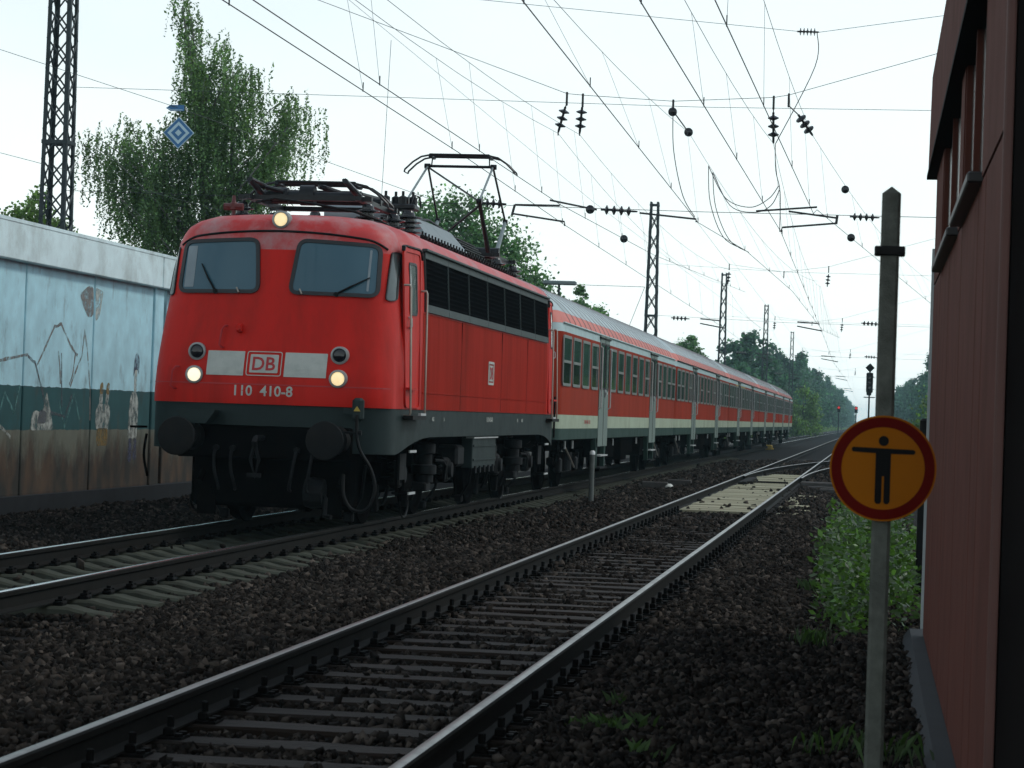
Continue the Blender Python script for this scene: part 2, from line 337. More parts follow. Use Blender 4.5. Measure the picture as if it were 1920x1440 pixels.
def lettering(body, cx, cz, w, h, mapf, off, m, parent, name='lettering', flip=False):
    v, f = text_verts(body, w, h); s = -1 if flip else 1
    if name == 'running_number':
        par = list(range(len(v)))
        def find(i):
            while par[i] != i: i = par[i]
            return i
        for q in f:
            for k in q[1:]: par[find(k)] = find(q[0])
        root = ob(name, None, parent); cs = {}
        for q in f: cs.setdefault(find(q[0]), []).append(q)
        for c_ in cs.values():
            mb = MB(); mb.add([mapf(cx+s*a, cz+b, off) for a, b in v], c_); me = mb.mesh('digit', m)
            import bmesh
            b_ = bmesh.new(); b_.from_mesh(me); bmesh.ops.delete(b_, geom=[w for w in b_.verts if not w.link_faces], context='VERTS'); b_.to_mesh(me); b_.free(); ob('digit', me, root)
        return root
    mb = MB(); mb.add([mapf(cx+s*a, cz+b, off) for a, b in v], f)
    return ob(name, mb.mesh(name, m), parent)

# ================================================================ SETTING
X1, X2 = -2.593, -7.031
def plane(name, x0, x1, y0, y1, z, m, nx=1, ny=1):
    mb = MB(); mb.add([(x0, y0, z), (x1, y0, z), (x1, y1, z), (x0, y1, z)], [(0, 1, 2, 3)]); return struct(mb.build(name, m))
plane('ground', -1400, 1400, -120, 2900, -.36, SOIL)
# ballast bed with shoulders
mb = MB(); prof = [(-10.6, -.35), (-9.9, -.27), (-.6, -.27), (.55, -.29), (1.5, -.35)]
for x, z in prof:
    mb.v += [(x, -5, z), (x, 2400, z)]
mb.f = [(2*i, 2*i+2, 2*i+3, 2*i+1) for i in range(4)]
struct(mb.build('ballast_bed', BED))

def stones():
    segs = [(9, 14, 800, .0205), (14, 21, 720, .0215), (21, 34, 480, .0255), (34, 60, 230, .034), (60, 100, 75, .053)]
    P = []; S = []
    for y0, y1, den, s in segs:
        x0, x1 = (-11.9, .7) if y1 < 62 else (-6.1, .5)
        n = int((y1-y0)*(x1-x0)*den); x = rng.uniform(x0, x1, n); y = rng.uniform(y0, y1, n)
        k = (x > -.375*y-.6) & (x < .07*y+.1)
        x, y = x[k], y[k]
        z = -.262+rng.uniform(-.012, .028, len(x))
        # undulation, heaped a little between the tracks
        z += .025*np.sin(x*2.1+y*.7)*np.sin(y*.9)+.03*np.exp(-((x+4.9)/.8)**2)
        for X, ph, pw, top in ((X1, 9.35, .6, .138), (X2, 18.0, .6, .19)):
            dx_ = np.abs(x-X); up = np.clip((dx_-.86)/.10, 0, 1)*np.clip((2.25-dx_)/.85, 0, 1)*(1 if X == X1 else 0); cov = (up > .5) & (dx_ < 1.32) & (rng.uniform(0, 1, len(x)) < .9); z = z+.085*up+(.062 if X == X1 else -.02)*(dx_ < .70)
            spill = (rng.uniform(0, 1, len(x)) < (.006 if X == X1 else .001)) & (dx_ < 1.25); z = np.where(spill, -.16, z); cov = cov | spill
            on = ~cov & (np.abs(x-X) < 1.3) & (np.abs((y-ph+.3) % pw-.3) < top)
            z = np.where(on, -.30, z)
            under = (np.abs(np.abs(x-X)-.753) < .09); z = np.where(under, np.minimum(z, -.235), z)
        k = z > -.29; x, y, z = x[k], y[k], z[k]
        # below the train, out of sight
        k = ~((y > 30) & (x < -6.2) & (x > -8.4)) & ~((y > 42) & (x < -6)) & ~((y > 41.8) & (y < 56) & (x > X1+.9) & (x < X1+1.5) & (rng.uniform(0, 1, len(x)) < .8)); x, y, z = x[k], y[k], z[k]
        k = ~((y > 41.5) & (y < 74) & (np.abs(x-X1) < .8) & (rng.uniform(0, 1, len(x)) > .012)); x, y, z = x[k], y[k], z[k]
        k = (y > 41.5) & (y < 74) & (np.abs(x-X1) < .8); z = np.where(k, -.13, z)
        P.append(np.c_[x, y, z]); S.append(s*rng.uniform(.55, 1.35, len(x)))
    P = np.vstack(P); S = np.hstack(S); n = len(P)
    cube = np.array([(sx, sy, sz) for sz in (-1, 1) for sx, sy in ((-1, -1), (1, -1), (1, 1), (-1, 1))], float)
    V = cube[None]*rng.uniform(.45, 1.1, (n, 8, 3))+rng.normal(0, .2, (n, 8, 3))
    V *= rng.uniform(.45, 1.4, (n, 1, 3))*np.array([1.05, 1.05, .8])
    q = rng.normal(0, 1, (n, 4)); q /= np.linalg.norm(q, axis=1)[:, None]; a, b, c, d = q.T
    Rm = np.stack([np.stack([a*a+b*b-c*c-d*d, 2*(b*c-a*d), 2*(b*d+a*c)], -1), np.stack([2*(b*c+a*d), a*a-b*b+c*c-d*d, 2*(c*d-a*b)], -1), np.stack([2*(b*d-a*c), 2*(c*d+a*b), a*a-b*b-c*c+d*d], -1)], 1)
    V = np.einsum('nij,nkj->nki', Rm, V)*S[:, None, None]+P[:, None]
    fc = np.array([(3, 2, 1), (3, 1, 0), (4, 5, 6), (4, 6, 7), (0, 1, 5), (0, 5, 4), (1, 2, 6), (1, 6, 5), (2, 3, 7), (2, 7, 6), (3, 0, 4), (3, 4, 7)])
    Fc = (fc[None]+8*np.arange(n)[:, None, None]).reshape(-1, 3)
    o = stuff(ob('ballast_stones', fast_mesh('ballast_stones', V.reshape(-1, 3), Fc, STONE)))
    o['label'] = 'dark brown crushed stone ballast around the tracks'
    print('stones', n)
stones()

# ---- tracks
RAILP = [(-.062, -.159), (.062, -.159), (.062, -.148), (.012, -.128), (.010, -.055), (.034, -.038), (.036, -.010), (.030, -.002)]
RAILP = RAILP+[(-x, z) for x, z in reversed(RAILP[2:])]
def sweep_rail(path, name, parent, headm):
    """path: list of (x,y); rail body plus polished running surface"""
    mb = MB(); n = len(RAILP)
    for x, y in path: mb.v += [(x+a, y, b) for a, b in RAILP]
    for i in range(len(path)-1): mb.f += [(i*n+k, i*n+(k+1) % n, (i+1)*n+(k+1) % n, (i+1)*n+k) for k in range(n)]
    mb.f += [tuple(range(n-1, -1, -1)), tuple((len(path)-1)*n+k for k in range(n))]
    r = mb.build(name, RAILSIDE, parent, smooth=35)
    h = MB(); hp = [(-.026, -.001), (-.017, .0028), (0, .004), (.017, .0028), (.026, -.001)]; n = 5
    for x, y in path: h.v += [(x+a, y, b) for a, b in hp]
    for i in range(len(path)-1): h.f += [(i*n+k, i*n+k+1, (i+1)*n+k+1, (i+1)*n+k) for k in range(n-1)]
    h.build('running_surface', headm, r, smooth=60)
    return r
def wood_sleeper_mesh(j):
    r_ = random.Random(j); mb = MB(); nx = 9; w = .125+r_.uniform(-.006, .006); vs = []
    for i in range(nx):
        x = -1.3+2.6*i/(nx-1); e = lambda s=.006: r_.uniform(-s, s)
        vs += [(x, -w+e(), -.30), (x, -w+e(), -.178+e(.004)), (x, -w+.012, -.166+e(.004)), (x, w-.012, -.166+e(.004)), (x, w+e(), -.178+e(.004)), (x, w+e(), -.30)]
    fs = [(i*6+k, i*6+(k+1) % 6, i*6+6+(k+1) % 6, i*6+6+k) for i in range(nx-1) for k in range(6)]+[(5, 4, 3, 2, 1, 0), tuple((nx-1)*6+k for k in range(6))]
    mb.add(vs, fs); return mb.mesh('sleeper', WOOD)
def conc_sleeper_mesh():
    mb = MB(); st = [(-1.3, .13, -.225), (-1.1, .14, -.205), (-.95, .145, -.172), (-.55, .145, -.172), (-.38, .125, -.215), (0, .11, -.225)]
    st = st+[(-x, w, z) for x, w, z in reversed(st[:-1])]
    for x, w, z in st: mb.v += [(x, -w-.02, -.33), (x, -w+.01, z-.02), (x, -w+.035, z), (x, w-.035, z), (x, w-.01, z-.02), (x, w+.02, -.33)]
    n = len(st); mb.f = [(i*6+k, i*6+(k+1) % 6, i*6+6+(k+1) % 6, i*6+6+k) for i in range(n-1) for k in range(6)]+[(5, 4, 3, 2, 1, 0), tuple((n-1)*6+k for k in range(6))]
    return mb.mesh('sleeper', CONC, smooth=30)
def fastening_mesh(kind):
    mb = MB()
    if kind == 'wood':
        mb.box((0, 0, -.161), (.33, .15, .014))
        for s in (-1, 1):
            mb.box((s*.085, 0, -.135), (.05, .07, .045), bev=.008); mb.lathe([(.018, 0), (.018, .05), (.006, .055)], (s*.088, 0, -.115), n=6); mb.lathe([(.022, 0), (.022, .018)], (s*.14, .04, -.155), n=6); mb.lathe([(.022, 0), (.022, .018)], (s*.14, -.04, -.155), n=6)
    else:
        for s in (-1, 1):
            mb.box((s*.10, 0, -.155), (.08, .12, .035), bev=.01); mb.tube([(s*.075, -.05, -.13), (s*.13, -.055, -.125), (s*.135, 0, -.115), (s*.13, .055, -.125), (s*.075, .05, -.13)], .009, 5); mb.lathe([(.02, 0), (.02, .04)], (s*.10, 0, -.14), n=6)
    return mb.mesh('fastening', CLIP)
def track(name, label, X, y0, y1, ys, yfast, slm, fm, headm, smat):
    t = struct(ob(name, None, None, (0, 0, 0))); t['label'] = label
    L = [y0+(y1-y0)*i/20 for i in range(21)]
    for s in (-1, 1): sweep_rail([(X+s*.753, y) for y in L], 'rail', t, headm)
    for i, y in enumerate(ys):
        me = slm[i % len(slm)]; sl = ob('sleeper', me, t, (X, y, random.uniform(-.004, .004)))
        sl.rotation_euler.z = random.gauss(0, .004) if len(slm) > 1 else 0
        if y < yfast:
            for s in (-1, 1): ob('fastening', fm, sl, (s*.753, 0, 0))
    return t
near = track('railway_track', 'near track with dark wooden sleepers and dull brown rails', X1, 3, 900, [9.35+.6*i-1.2 for i in range(170)], 42, [wood_sleeper_mesh(j) for j in range(6)], fastening_mesh('wood'), RAILTOPN, WOOD)
far = track('railway_track', 'far track under the train with concrete sleepers and polished rails', X2, 12, 1300, [18+.6*i for i in range(150)], 46, [conc_sleeper_mesh()], fastening_mesh('conc'), RAILTOP, CONC)
# turnout: branch leaving to the right
TOE, RAD = 64., 290.
br = struct(ob('turnout_branch', None)); br['label'] = 'branch rails of the turnout curving right beyond the pale boards'
for s, e in ((-1, .075), (1, .075)):
    pth = []
    for k in range(26):
        d = k*2.4; pth.append((X1+s*.753+e+d*d/(2*RAD), TOE+d))
    sweep_rail(pth, 'rail', br, RAILTOPN)
mb = MB(); mb.box((X1-.50, 62.5, -.10), (.22, 5.5, .10), bev=.02); mb.tube([(X1-.5, 60, -.06), (X1-.1, 60.6, -.06), (X1+.6, 60.6, -.06)], .025); mb.build('point_blade_cover', RAILSIDE, br)
mb = MB(); mb.box((X1+1.35, 60.5, -.11), (.9, .5, .2), bev=.03); mb.build('point_machine', TIMBER, br)
for i, (x, y, w) in enumerate([(X1+1.6, 62.0, 1.3), (X1+1.75, 59.0, 1.2), (X1+1.9, 57.3, .9)]):
    mb = MB(); mb.box((x, y, -.16), (w, .22, .16), bev=.02); mb.build('timber_bearer', TIMBER, br)
# crossing boards
cb = struct(ob('board_crossing', None)); cb['label'] = 'pale weathered boards laid between the rails of the near track'
pm = []
for j in range(4):
    mb = MB(); mb.box((0, 0, 0), (1.30, .53, .06), bev=.008); pm.append(mb.mesh('plank', PLANK))
for i in range(54):
    y = 42.1+i*.575
    if y > TOE+3:
        w = max(.4, 1.3-(y-TOE-3)*.08); mb = MB(); mb.box((0, 0, 0), (w, .53, .06), bev=.008); me = mb.mesh('plank', PLANK); x = X1+.62-w/2+.0
    else: me = pm[i % 4]; x = X1+random.uniform(-.012, .012)
    p = ob('plank', me, cb, (x, y, -.150+random.uniform(-.012, .012))); p.rotation_euler.z = random.gauss(0, .004)
for i in range(9):
    mb = MB(); w = random.uniform(.12, .5); mb.box((0, 0, 0), (w, .5, .05), bev=.008)
    o = mb.build('plank', PLANK, cb); o.location = (X1+.95+w/2+random.uniform(0, .2), 42.6+i*1.25+random.uniform(-.3, .3), -.15+random.uniform(-.03, .01)); o.rotation_euler.z = random.gauss(0, .12)

# ================================================================ LOCOMOTIVE
loco = thing('electric_locomotive', 'red and grey electric locomotive with lit headlamps leading the train', 'locomotive', (X2, 26.84, 0))
LL = 16.49; DP, PW = .62, 3.0
def nose(z):
    return float(np.interp(z, [.8, 1.6, 1.85, 2.8, 3.40, 3.54, 3.65, 3.715, 3.755, 3.785, 3.795], [.60, .56, .60, .90, 1.06, 1.10, 1.18, 1.34, 1.62, 2.1, 2.5]))
def wid(z):
    return float(np.interp(z, [.8, 1.3, 2.3, 3.0, 3.38, 3.48, 3.57, 3.645, 3.715, 3.757, 3.785, 3.795], [1.50, 1.52, 1.52, 1.50, 1.47, 1.43, 1.36, 1.24, 1.02, .75, .38, .03]))
def tf(z): return float(np.interp(z, [1.3, 2.0, 3.4, 3.65, 3.795], [.972, .962, .915, .93, 1]))
def sw(y, z):
    ym = min(y, LL-y); t = min(max((ym-1.0)/1.45, 0), 1); t = t*(2-t); return wid(z)*(tf(z)*(1-t)+t)
def fmap(x, z, off=0):
    n, w = nose(z), wid(z)*tf(z); t = min(abs(x)/w, .9995)
    y = n+DP*(1-(1-t**PW)**(1/PW))+.05*min(abs(x), 1)
    # outward normal in plan
    e = 1e-3; t2 = min((abs(x)+e)/w, .9999); y2 = n+DP*(1-(1-t2**PW)**(1/PW))+.05*min(abs(x)+e, 1); sl = (y2-y)/e; l = math.hypot(1, sl)
    return (x+(off*sl/l)*(1 if x > 0 else -1), y-off/l, z)
def smap(y, z, off=0): return (sw(y, z)+off, y, z)
def loop(z, n=44):
    w = wid(z)*tf(z); pts = []
    for k in range(n+1):
        a = -math.pi/2+math.pi*k/n; x = w*math.copysign(abs(math.sin(a))**(2/PW), a) if k not in (0, n) else math.copysign(w, a)
        y = nose(z)+DP*(1-(max(0, math.cos(a)))**(2/PW))+.05*min(abs(x), 1)
        pts.append((x, y))
    y0 = pts[0][1]; ys = [y0+(8.245-y0)*q for q in (.02, .05, .08, .11, .14, .18, .22, .28, .35, .5, .75, 1)]; ys = ys+[LL-y for y in reversed(ys[:-1])]
    right = [(sw(y, z), y) for y in ys]
    rear = [(-x, LL-y) for x, y in pts]
    left = [(-sw(y, z), LL-y) for y in ys]
    return pts+right+rear+left
def skirt_z(x, y):
    ym = min(y, LL-y)
    if ym < 1.0 and abs(x) < 1.04: return 1.19
    t = min(max((ym-1.25)/(3.3-1.25), 0), 1); return .9+.2*(1-(1-t)**2)
def shell(name, zs, m, parent, zf=None, smooth=32):
    mb = MB(); N = None
    for i, z in enumerate(zs):
        lp = loop(z if zf is None else max(z, 1.0)); N = len(lp)
        for x, y in lp: mb.v.append((x, y, z if zf is None else zf(x, y, i/(len(zs)-1))))
    for i in range(len(zs)-1): mb.f += [(i*N+k, i*N+(k+1) % N, (i+1)*N+(k+1) % N, (i+1)*N+k) for k in range(N)]
    return mb.build(name, m, parent, smooth)
ns = [1.443, 1.6, 1.675, 1.76]+[1.85+.06*i for i in range(25)]
shell('body_shell', ns, RED, loco)
mb = MB()   # duller, darker red panel along each flank
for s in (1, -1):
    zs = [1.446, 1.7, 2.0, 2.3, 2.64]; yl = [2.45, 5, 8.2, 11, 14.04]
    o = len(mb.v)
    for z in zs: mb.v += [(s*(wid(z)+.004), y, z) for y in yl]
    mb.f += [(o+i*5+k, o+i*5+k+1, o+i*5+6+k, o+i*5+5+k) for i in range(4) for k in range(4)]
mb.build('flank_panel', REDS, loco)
shell('roof', [3.29, 3.33, 3.38, 3.43, 3.48, 3.53, 3.57, 3.61, 3.645, 3.68, 3.715, 3.74, 3.757, 3.772, 3.785, 3.795], REDROOF, loco)
shell('skirt', [0, .25, .5, .75, 1], LGREY, loco, zf=lambda x, y, t: skirt_z(x, y)*(1-t)+1.441*t)
# body bottom
mb = MB(); mb.box((0, LL/2, 1.22), (2.9, 14.2, .1)); mb.build('floor', SOOT, loco)
# seam line round the nose
mb = MB(); xs = [-1.43+2.86*i/40 for i in range(41)]
for x in xs: mb.v += [fmap(x, 1.668, .007), fmap(x, 1.682, .007)]
mb.f = [(2*i, 2*i+2, 2*i+3, 2*i+1) for i in range(40)]; mb.build('nose_seam', RLET, loco)
mb = MB(); mb.box((1.526, LL/2, 1.655), (.012, 11.5, .012)); mb.build('side_seam', REDS, loco)
for yy in (5.3, 8.9, 11.6):
    mb = MB(); mb.box((1.522, yy, 2.05), (.010, .012, 1.18)); mb.build('panel_seam', SEAM, loco)
# drip rail above the windscreens
mb = MB(); xs = [-1.26+2.52*i/48 for i in range(49)]
dz = lambda x: 3.515-.10*(abs(x)/1.25)**2-.10*max(0, (abs(x)-1.02)/.28)**2
mb.tube([fmap(x, dz(x), .006) for x in xs], .014, 6); mb.build('drip_rail', BLACK, loco, smooth=60)
# windscreens
for s in (-1, 1):
    q = [(.165, 2.755), (1.225, 2.745), (1.205, 3.395), (.235, 3.435)]
    q = [(s*a, b) for a, b in q]
    if s < 0: q = q[::-1]
    out = rpoly(q, .13, 7); inn = inset(out, .045); gl = inset(out, .04)
    mb = MB(); mb.ring(out, inn, fmap, .026, .03); fr = mb.build('windscreen', RUBBER, loco, smooth=40)
    mb = MB(); mb.patch(gl, fmap, .014, 8); pn = mb.build('pane', GLASS, fr, smooth=60)
    mb = MB(); a0, a1 = (1.075, 1.10) if s > 0 else (-1.145, -1.02)
    mb.patch(rect(a0, 2.82, a1, 3.32, .01, 2), fmap, .017, 6); mb.build('window_post', BLIND, fr)
    # wiper
    mb = MB(); px = s*.62 if s < 0 else .80; tip = (-.93, 3.10) if s < 0 else (1.10, 2.985)
    px = -.72 if s < 0 else .74
    mb.tube([fmap(px, 2.775, .03), fmap((px+tip[0])/2, (2.775+tip[1])/2, .05), fmap(*tip, .03)], [.014, .012, .008], 5)
    mb.lathe([(.03, -.02), (.03, .02)], fmap(px, 2.77, .02), 'Y', 8); mb.build('wiper', BLACK, fr)
    mb = MB(); wx = -.42 if s < 0 else .34; mb.tube([fmap(wx, 2.76, .01), fmap(wx-.0, 2.765, .05), fmap(wx-.03, 2.82, .05)], .011, 5); mb.build('washer_nozzle', STEEL, fr)
    # corner window
    q = [(1.285, 2.72), (1.395, 2.72), (1.365, 3.32), (1.295, 3.32)]; q = [(s*a, b) for a, b in q]
    if s < 0: q = q[::-1]
    out = rpoly(q, [.05, .07, .09, .09] if s > 0 else .05, 6)
    mb = MB(); mb.ring(out, inset(out, .010), fmap, .02, .03); cw = mb.build('corner_window', RUBBER, loco, smooth=40)
    mb = MB(); mb.patch(inset(out, .008), fmap, .012, 4); mb.build('pane', SGLASS, cw, smooth=60)
# headlamps
def headlamp(x, z, r_, lit, y=None, m=None):
    c = fmap(x, z, 0); yy = c[1] if y is None else y
    mb = MB(); mb.lathe([(r_*.74, -.035), (r_*.80, -.052), (r_, -.045), (r_*1.02, 0), (r_*1.02, .12)], (x, yy, z), 'Y', 28)
    h = mb.build('headlamp', LAMPRIM, loco, smooth=30)
    mb = MB(); mb.lathe([(.001, -.048), (r_*.4, -.046), (r_*.7, -.041), (r_*.75, -.037)], (x, yy, z), 'Y', 24); mb.build('lens', m, h, smooth=60)
for s in (-1, 1):
    headlamp(s*.86, 2.045, .105, False, m=LAMPOFF); headlamp(s*.865, 1.770, .105, True, m=LAMPW if s < 0 else LAMPY)
headlamp(0.0, 3.655, .105, True, y=1.14, m=LAMPY)
# plates, emblem, number
for a0, a1 in ((-.72, -.262), (.225, .72)):
    mb = MB(); mb.patch(rect(a0, 1.772, a1, 2.06, .004, 1), fmap, .007, 3, .006); mb.build('front_plate', WPAINT, loco)
cxl = -.02; o1 = rect(cxl-.212, 1.775, cxl+.212, 2.065, .035); mb = MB(); mb.ring(o1, inset(o1, .010), fmap, .006, .005); em = mb.build('emblem', WPAINT, loco)
o2 = rect(cxl-.170, 1.812, cxl+.170, 2.028, .012); mb = MB(); mb.patch(o2, fmap, .006, 3, .005); mb.build('emblem_plate', WPAINT, em)
lettering('DB', cxl, 1.92, .275, .158, fmap, .010, RLET, em, 'emblem_letters')
lettering('110  410-8', -.005, 1.60, .70, .125, fmap, .006, WPAINT, loco, 'running_number')
# front handles
for x, z0, z1 in ((-.56, 2.10, 2.36), (-1.12, 1.60, 1.86)):
    mb = MB(); mb.tube([fmap(x+.04, z1, 0), fmap(x+.03, z1, .06), fmap(x, z1-.05, .07), fmap(x-.01, z0+.03, .07), fmap(x+.02, z0, .05), fmap(x+.02, z0, 0)], .011, 6); mb.build('front_grab_handle', RLET, loco, smooth=60)
mb = MB(); mb.box((-.36, nose(2.33)-.02, 2.335), (.075, .08, .10), bev=.015); mb.lathe([(.028, -.03), (.028, .03)], (-.36, nose(2.33)-.06, 2.335), 'Y', 10); mb.build('lamp_socket', RED, loco)
# horn
mb = MB(); mb.lathe([(.025, 0), (.025, .10), (.05, .11), (.05, .18), (.03, .20), (.02, .28)], (-.80, 1.9, 3.72), n=10); mb.tube([(-.92, 1.9, 3.86), (-.68, 1.9, 3.86)], [.045, .045], 8); mb.build('horn', mat('horn_red', (.10, .014, .012), .5), loco, smooth=40)
# cab doors, handrails, steps
for fy_, nm in ((lambda y: y, 'f'), (lambda y: LL-y, 'r')):
    f2 = lambda a, b, off=0, g=fy_: smap(g(a), b, off)
    q = rect(1.50, 1.47, 2.24, 3.34, .09)
    mb = MB(); mb.patch(q, f2, .010, 3, .012); d = mb.build('cab_door', RED, loco, smooth=40)
    qo = rect(1.46, 1.46, 2.28, 3.385, .11); mb = MB(); mb.ring(qo, q, f2, .022, .024); mb.build('door_frame', RED, d, smooth=40)
    gd = rpoly([(1.44, 3.34), (1.47, 3.40), (1.56, 3.42), (2.20, 3.42), (2.30, 3.40), (2.34, 3.28), (2.32, 3.28), (2.28, 3.385), (2.2, 3.40), (1.56, 3.40), (1.49, 3.385), (1.46, 3.34)], .005, 1)
    mb = MB(); mb.prism(gd, lambda a, b, t, f2=f2: f2(a, b, t), 0, .04); mb.build('door_drip_rail', BLACK, d)
    q = rect(1.66, 2.58, 2.04, 3.22, .08); mb = MB(); mb.ring(q, inset(q, .03), f2, .020, .014); wd = mb.build('door_window', RUBBER, d, smooth=40)
    mb = MB(); mb.patch(inset(q, .028), f2, .013, 2); mb.build('pane', SGLASS, wd)
    mb = MB(); mb.tube([f2(1.62, 2.55, .01), f2(1.60, 2.53, .05), f2(1.60, 2.44, .05), f2(1.63, 2.42, .01)], .012, 6); mb.build('door_handle', STEPG, d)
    mb = MB(); mb.box(f2(1.70, 1.69, .04), (.07, .42, .03)); mb.build('door_ledge', RED, d)
    for yy in (1.46, 2.28):
        mb = MB(); top = 2.93 if yy < 2 else 2.90
        mb.tube([f2(yy-.0, top, .0), f2(yy, top, .075), f2(yy, top-.03, .085), f2(yy, 1.40, .085), f2(yy, 1.36, .075), f2(yy, 1.36, 0)], .014, 8); mb.build('handrail', STEEL, loco, smooth=50)
    mb = MB(); mb.box(f2(1.87, 1.345, .05), (.12, .88, .05)); mb.build('handrail_foot', BLACK, loco)
    mb = MB(); mb.box(f2(2.08, 1.385, .095), (.035, .34, .03)); mb.build('step_edge', STEPG, loco)
    for zz in (.93, .42):
        mb = MB(); mb.box((1.40, fy_(2.1), zz), (.20, .42, .03)); st = mb.build('step', SOOT, loco); mb = MB(); mb.box((1.505, fy_(2.1), zz), (.02, .42, .03)); mb.build('step_edge', STEPG, st)
    mb = MB(); mb.box((1.38, fy_(2.1), .74), (.02, .40, .32)); mb.build('step_back', UNDG, loco)
    for yy in (1.88, 2.32):
        mb = MB(); mb.box((1.36, fy_(yy), .78), (.03, .03, .80)); mb.build('step_hanger', SOOT, loco)
# air grilles
gy0, gy1 = 2.52, 13.97; gw = (gy1-gy0)/7
for i in range(7):
    a, b = gy0+i*gw, gy0+(i+1)*gw
    out = [(a+.008, 2.66), (b-.008, 2.66), (b-.008, 3.405), (a+.008, 3.405)]; inn = [(a+.016, 2.755), (b-.016, 2.755), (b-.016, 3.325), (a+.016, 3.325)]
    g2 = lambda y, z, off=0: (1.475+.045*(3.44-z)/.78+off, y, z)
    mb = MB(); mb.ring(out, inn, g2, .022, .03); gf = mb.build('air_grille', GFRAME, loco)
    mb = MB(); mb.patch([(a+.02, 2.75), (b-.02, 2.75), (b-.02, 3.335), (a+.02, 3.335)], g2, .008, 1); mb.build('grille_backing', GRILLE, gf)
    for k in range(9): z = 2.785+k*.061; mb = MB(); mb.box((g2(0, z)[0]+.011, (a+b)/2, z), (.006, gw-.05, .02)); mb.build('louvre_slat', GSLAT, gf)
mb = MB(); mb.box((1.50, (gy0+gy1)/2, 3.425), (.07, gy1-gy0+.1, .035), bev=.008); mb.build('gutter', GFRAME, loco)
# side emblem and stencils
sm = lambda a, b, off=0: (wid(b)+off, a, b)
o1 = rect(7.62, 1.84, 8.14, 2.18, .04); mb = MB(); mb.ring(o1, inset(o1, .035), sm, .012, .006); em2 = mb.build('side_emblem', WPAINT, loco)
mb = MB(); mb.patch(inset(o1, .055), sm, .010, 2); mb.build('emblem_plate', WPAINT, em2)
lettering('DB', 7.88, 2.01, .33, .18, sm, .015, RLET, em2, 'emblem_letters')
lettering('110 410-8', 7.88, 1.335, .55, .075, sm, .008, WPAINT, loco, 'side_number')
for yy, w_ in ((3.3, .14), (4.1, .05), (10.7, .10), (11.2, .16)):
    lettering('Bo' if w_ < .1 else 'KE', yy, 1.33, w_, .05, sm, .008, WPAINT, loco, 'stencil')
# buffers, beam, coupling
mb = MB(); mb.box((0, .80, 1.0), (2.1, .3, .40), bev=.02); mb.build('buffer_beam', SOOT, loco)
mb = MB(); mb.box((0, 1.25, .62), (2.0, .25, .8), bev=.05); mb.build('front_light_block', SOOT, loco)  # dark box added to block light below the front
for yb, dr in ((0, 1), (LL, -1)):
    for s in (-1, 1):
        mb = MB(); mb.lathe([(.001, .012*dr), (.12, .008*dr), (.215, .0+.02*dr), (.225, .03*dr), (.22, .055*dr), (.07, .07*dr), (.07, .2*dr), (.11, .2*dr), (.115, .5*dr), (.16, .5*dr), (.17, .7*dr)], (s*.875, yb, 1.05), 'Y', 28)
        mb.build('buffer', BLACK, loco, smooth=35)
    mb = MB(); mb.tube([(0, yb+.62*dr, 1.05), (0, yb+.3*dr, 1.05), (0, yb+.22*dr, 1.0), (.0, yb+.26*dr, .95)], .035, 6); mb.tube([(.0, yb+.25*dr, 1.0), (.05, yb+.27*dr, .8), (0, yb+.3*dr, .6), (-.05, yb+.27*dr, .8), (0, yb+.25*dr, 1.0)], .022, 6); mb.box((0, yb+.26*dr, .62), (.16, .06, .05)); mb.build('coupling_hook', UNDG, loco)
for x, sg in ((-.55, 1), (-.35, 1), (.42, -1), (.62, -1)):
    mb = MB(); mb.tube(cr([(x, .6, .92), (x, .50, .84), (x+.02*sg, .46, .66), (x+.06*sg, .50, .48), (x+.05*sg, .56, .44)]), .02, 6); mb.lathe([(.035, -.04), (.035, .05)], (x, .58, .92), 'Y', 8); mb.build('brake_hose', UNDG, loco, smooth=60)
mb = MB(); mb.tube(cr([(1.14, .50, 1.36), (1.15, .48, 1.12), (1.20, .47, .94), (1.33, .46, .74), (1.39, .46, .5), (1.30, .46, .27), (1.13, .47, .26), (1.02, .48, .42), (1.0, .52, .66)]), .020, 8); hs = mb.build('train_line_cable', BLACK, loco, smooth=60)
mb = MB(); mb.box((1.14, .56, 1.42), (.13, .13, .27), bev=.03); mb.box((1.02, .6, 1.40), (.12, .06, .06)); mb.build('cable_socket', LGREY, hs)
tri = [(1.10, 1.40), (1.18, 1.40), (1.14, 1.46)]; mb = MB(); mb.prism(tri, lambda a, b, t: (a, t, b), .485, .493); mb.build('warning_triangle', YEL, hs)
mb = MB(); mb.tube([(.55, .52, 1.15), (1.16, .50, 1.15)], .014, 6); mb.lathe([(.03, -.03), (.03, .03)], (1.17, .5, 1.15), 'X', 8); mb.build('coupling_rod', UNDG, loco)
mb = MB(); mb.prism([(-.98, 1.36), (-.52, 1.36), (-.52, 1.34), (-.62, 1.2), (-.86, 1.2), (-.98, 1.34)], lambda a, b, t: (a, t, b), .34, .60); mb.build('shunter_step', LGREY, loco)
mb = MB(); mb.box((-1.55, .75, 1.13), (.12, .3, .025)); mb.tube(cr([(-1.44, .72, 1.05), (-1.46, .70, .8), (-1.42, .74, .55)]), .016, 6); mb.build('corner_step', SOOT, loco)
for s in (-1, 1):
    mb = MB(); mb.prism([(s*.66, .12), (s*.88, .12), (s*.88, .30), (s*.84, .45), (s*.72, .45), (s*.66, .30)], lambda a, b, t: (a, t, b), 1.02, 1.06); mb.tube([(s*.85, .97, .5), (s*.85, 1.3, .75)], .04); mb.build('rail_guard', SOOT, loco)
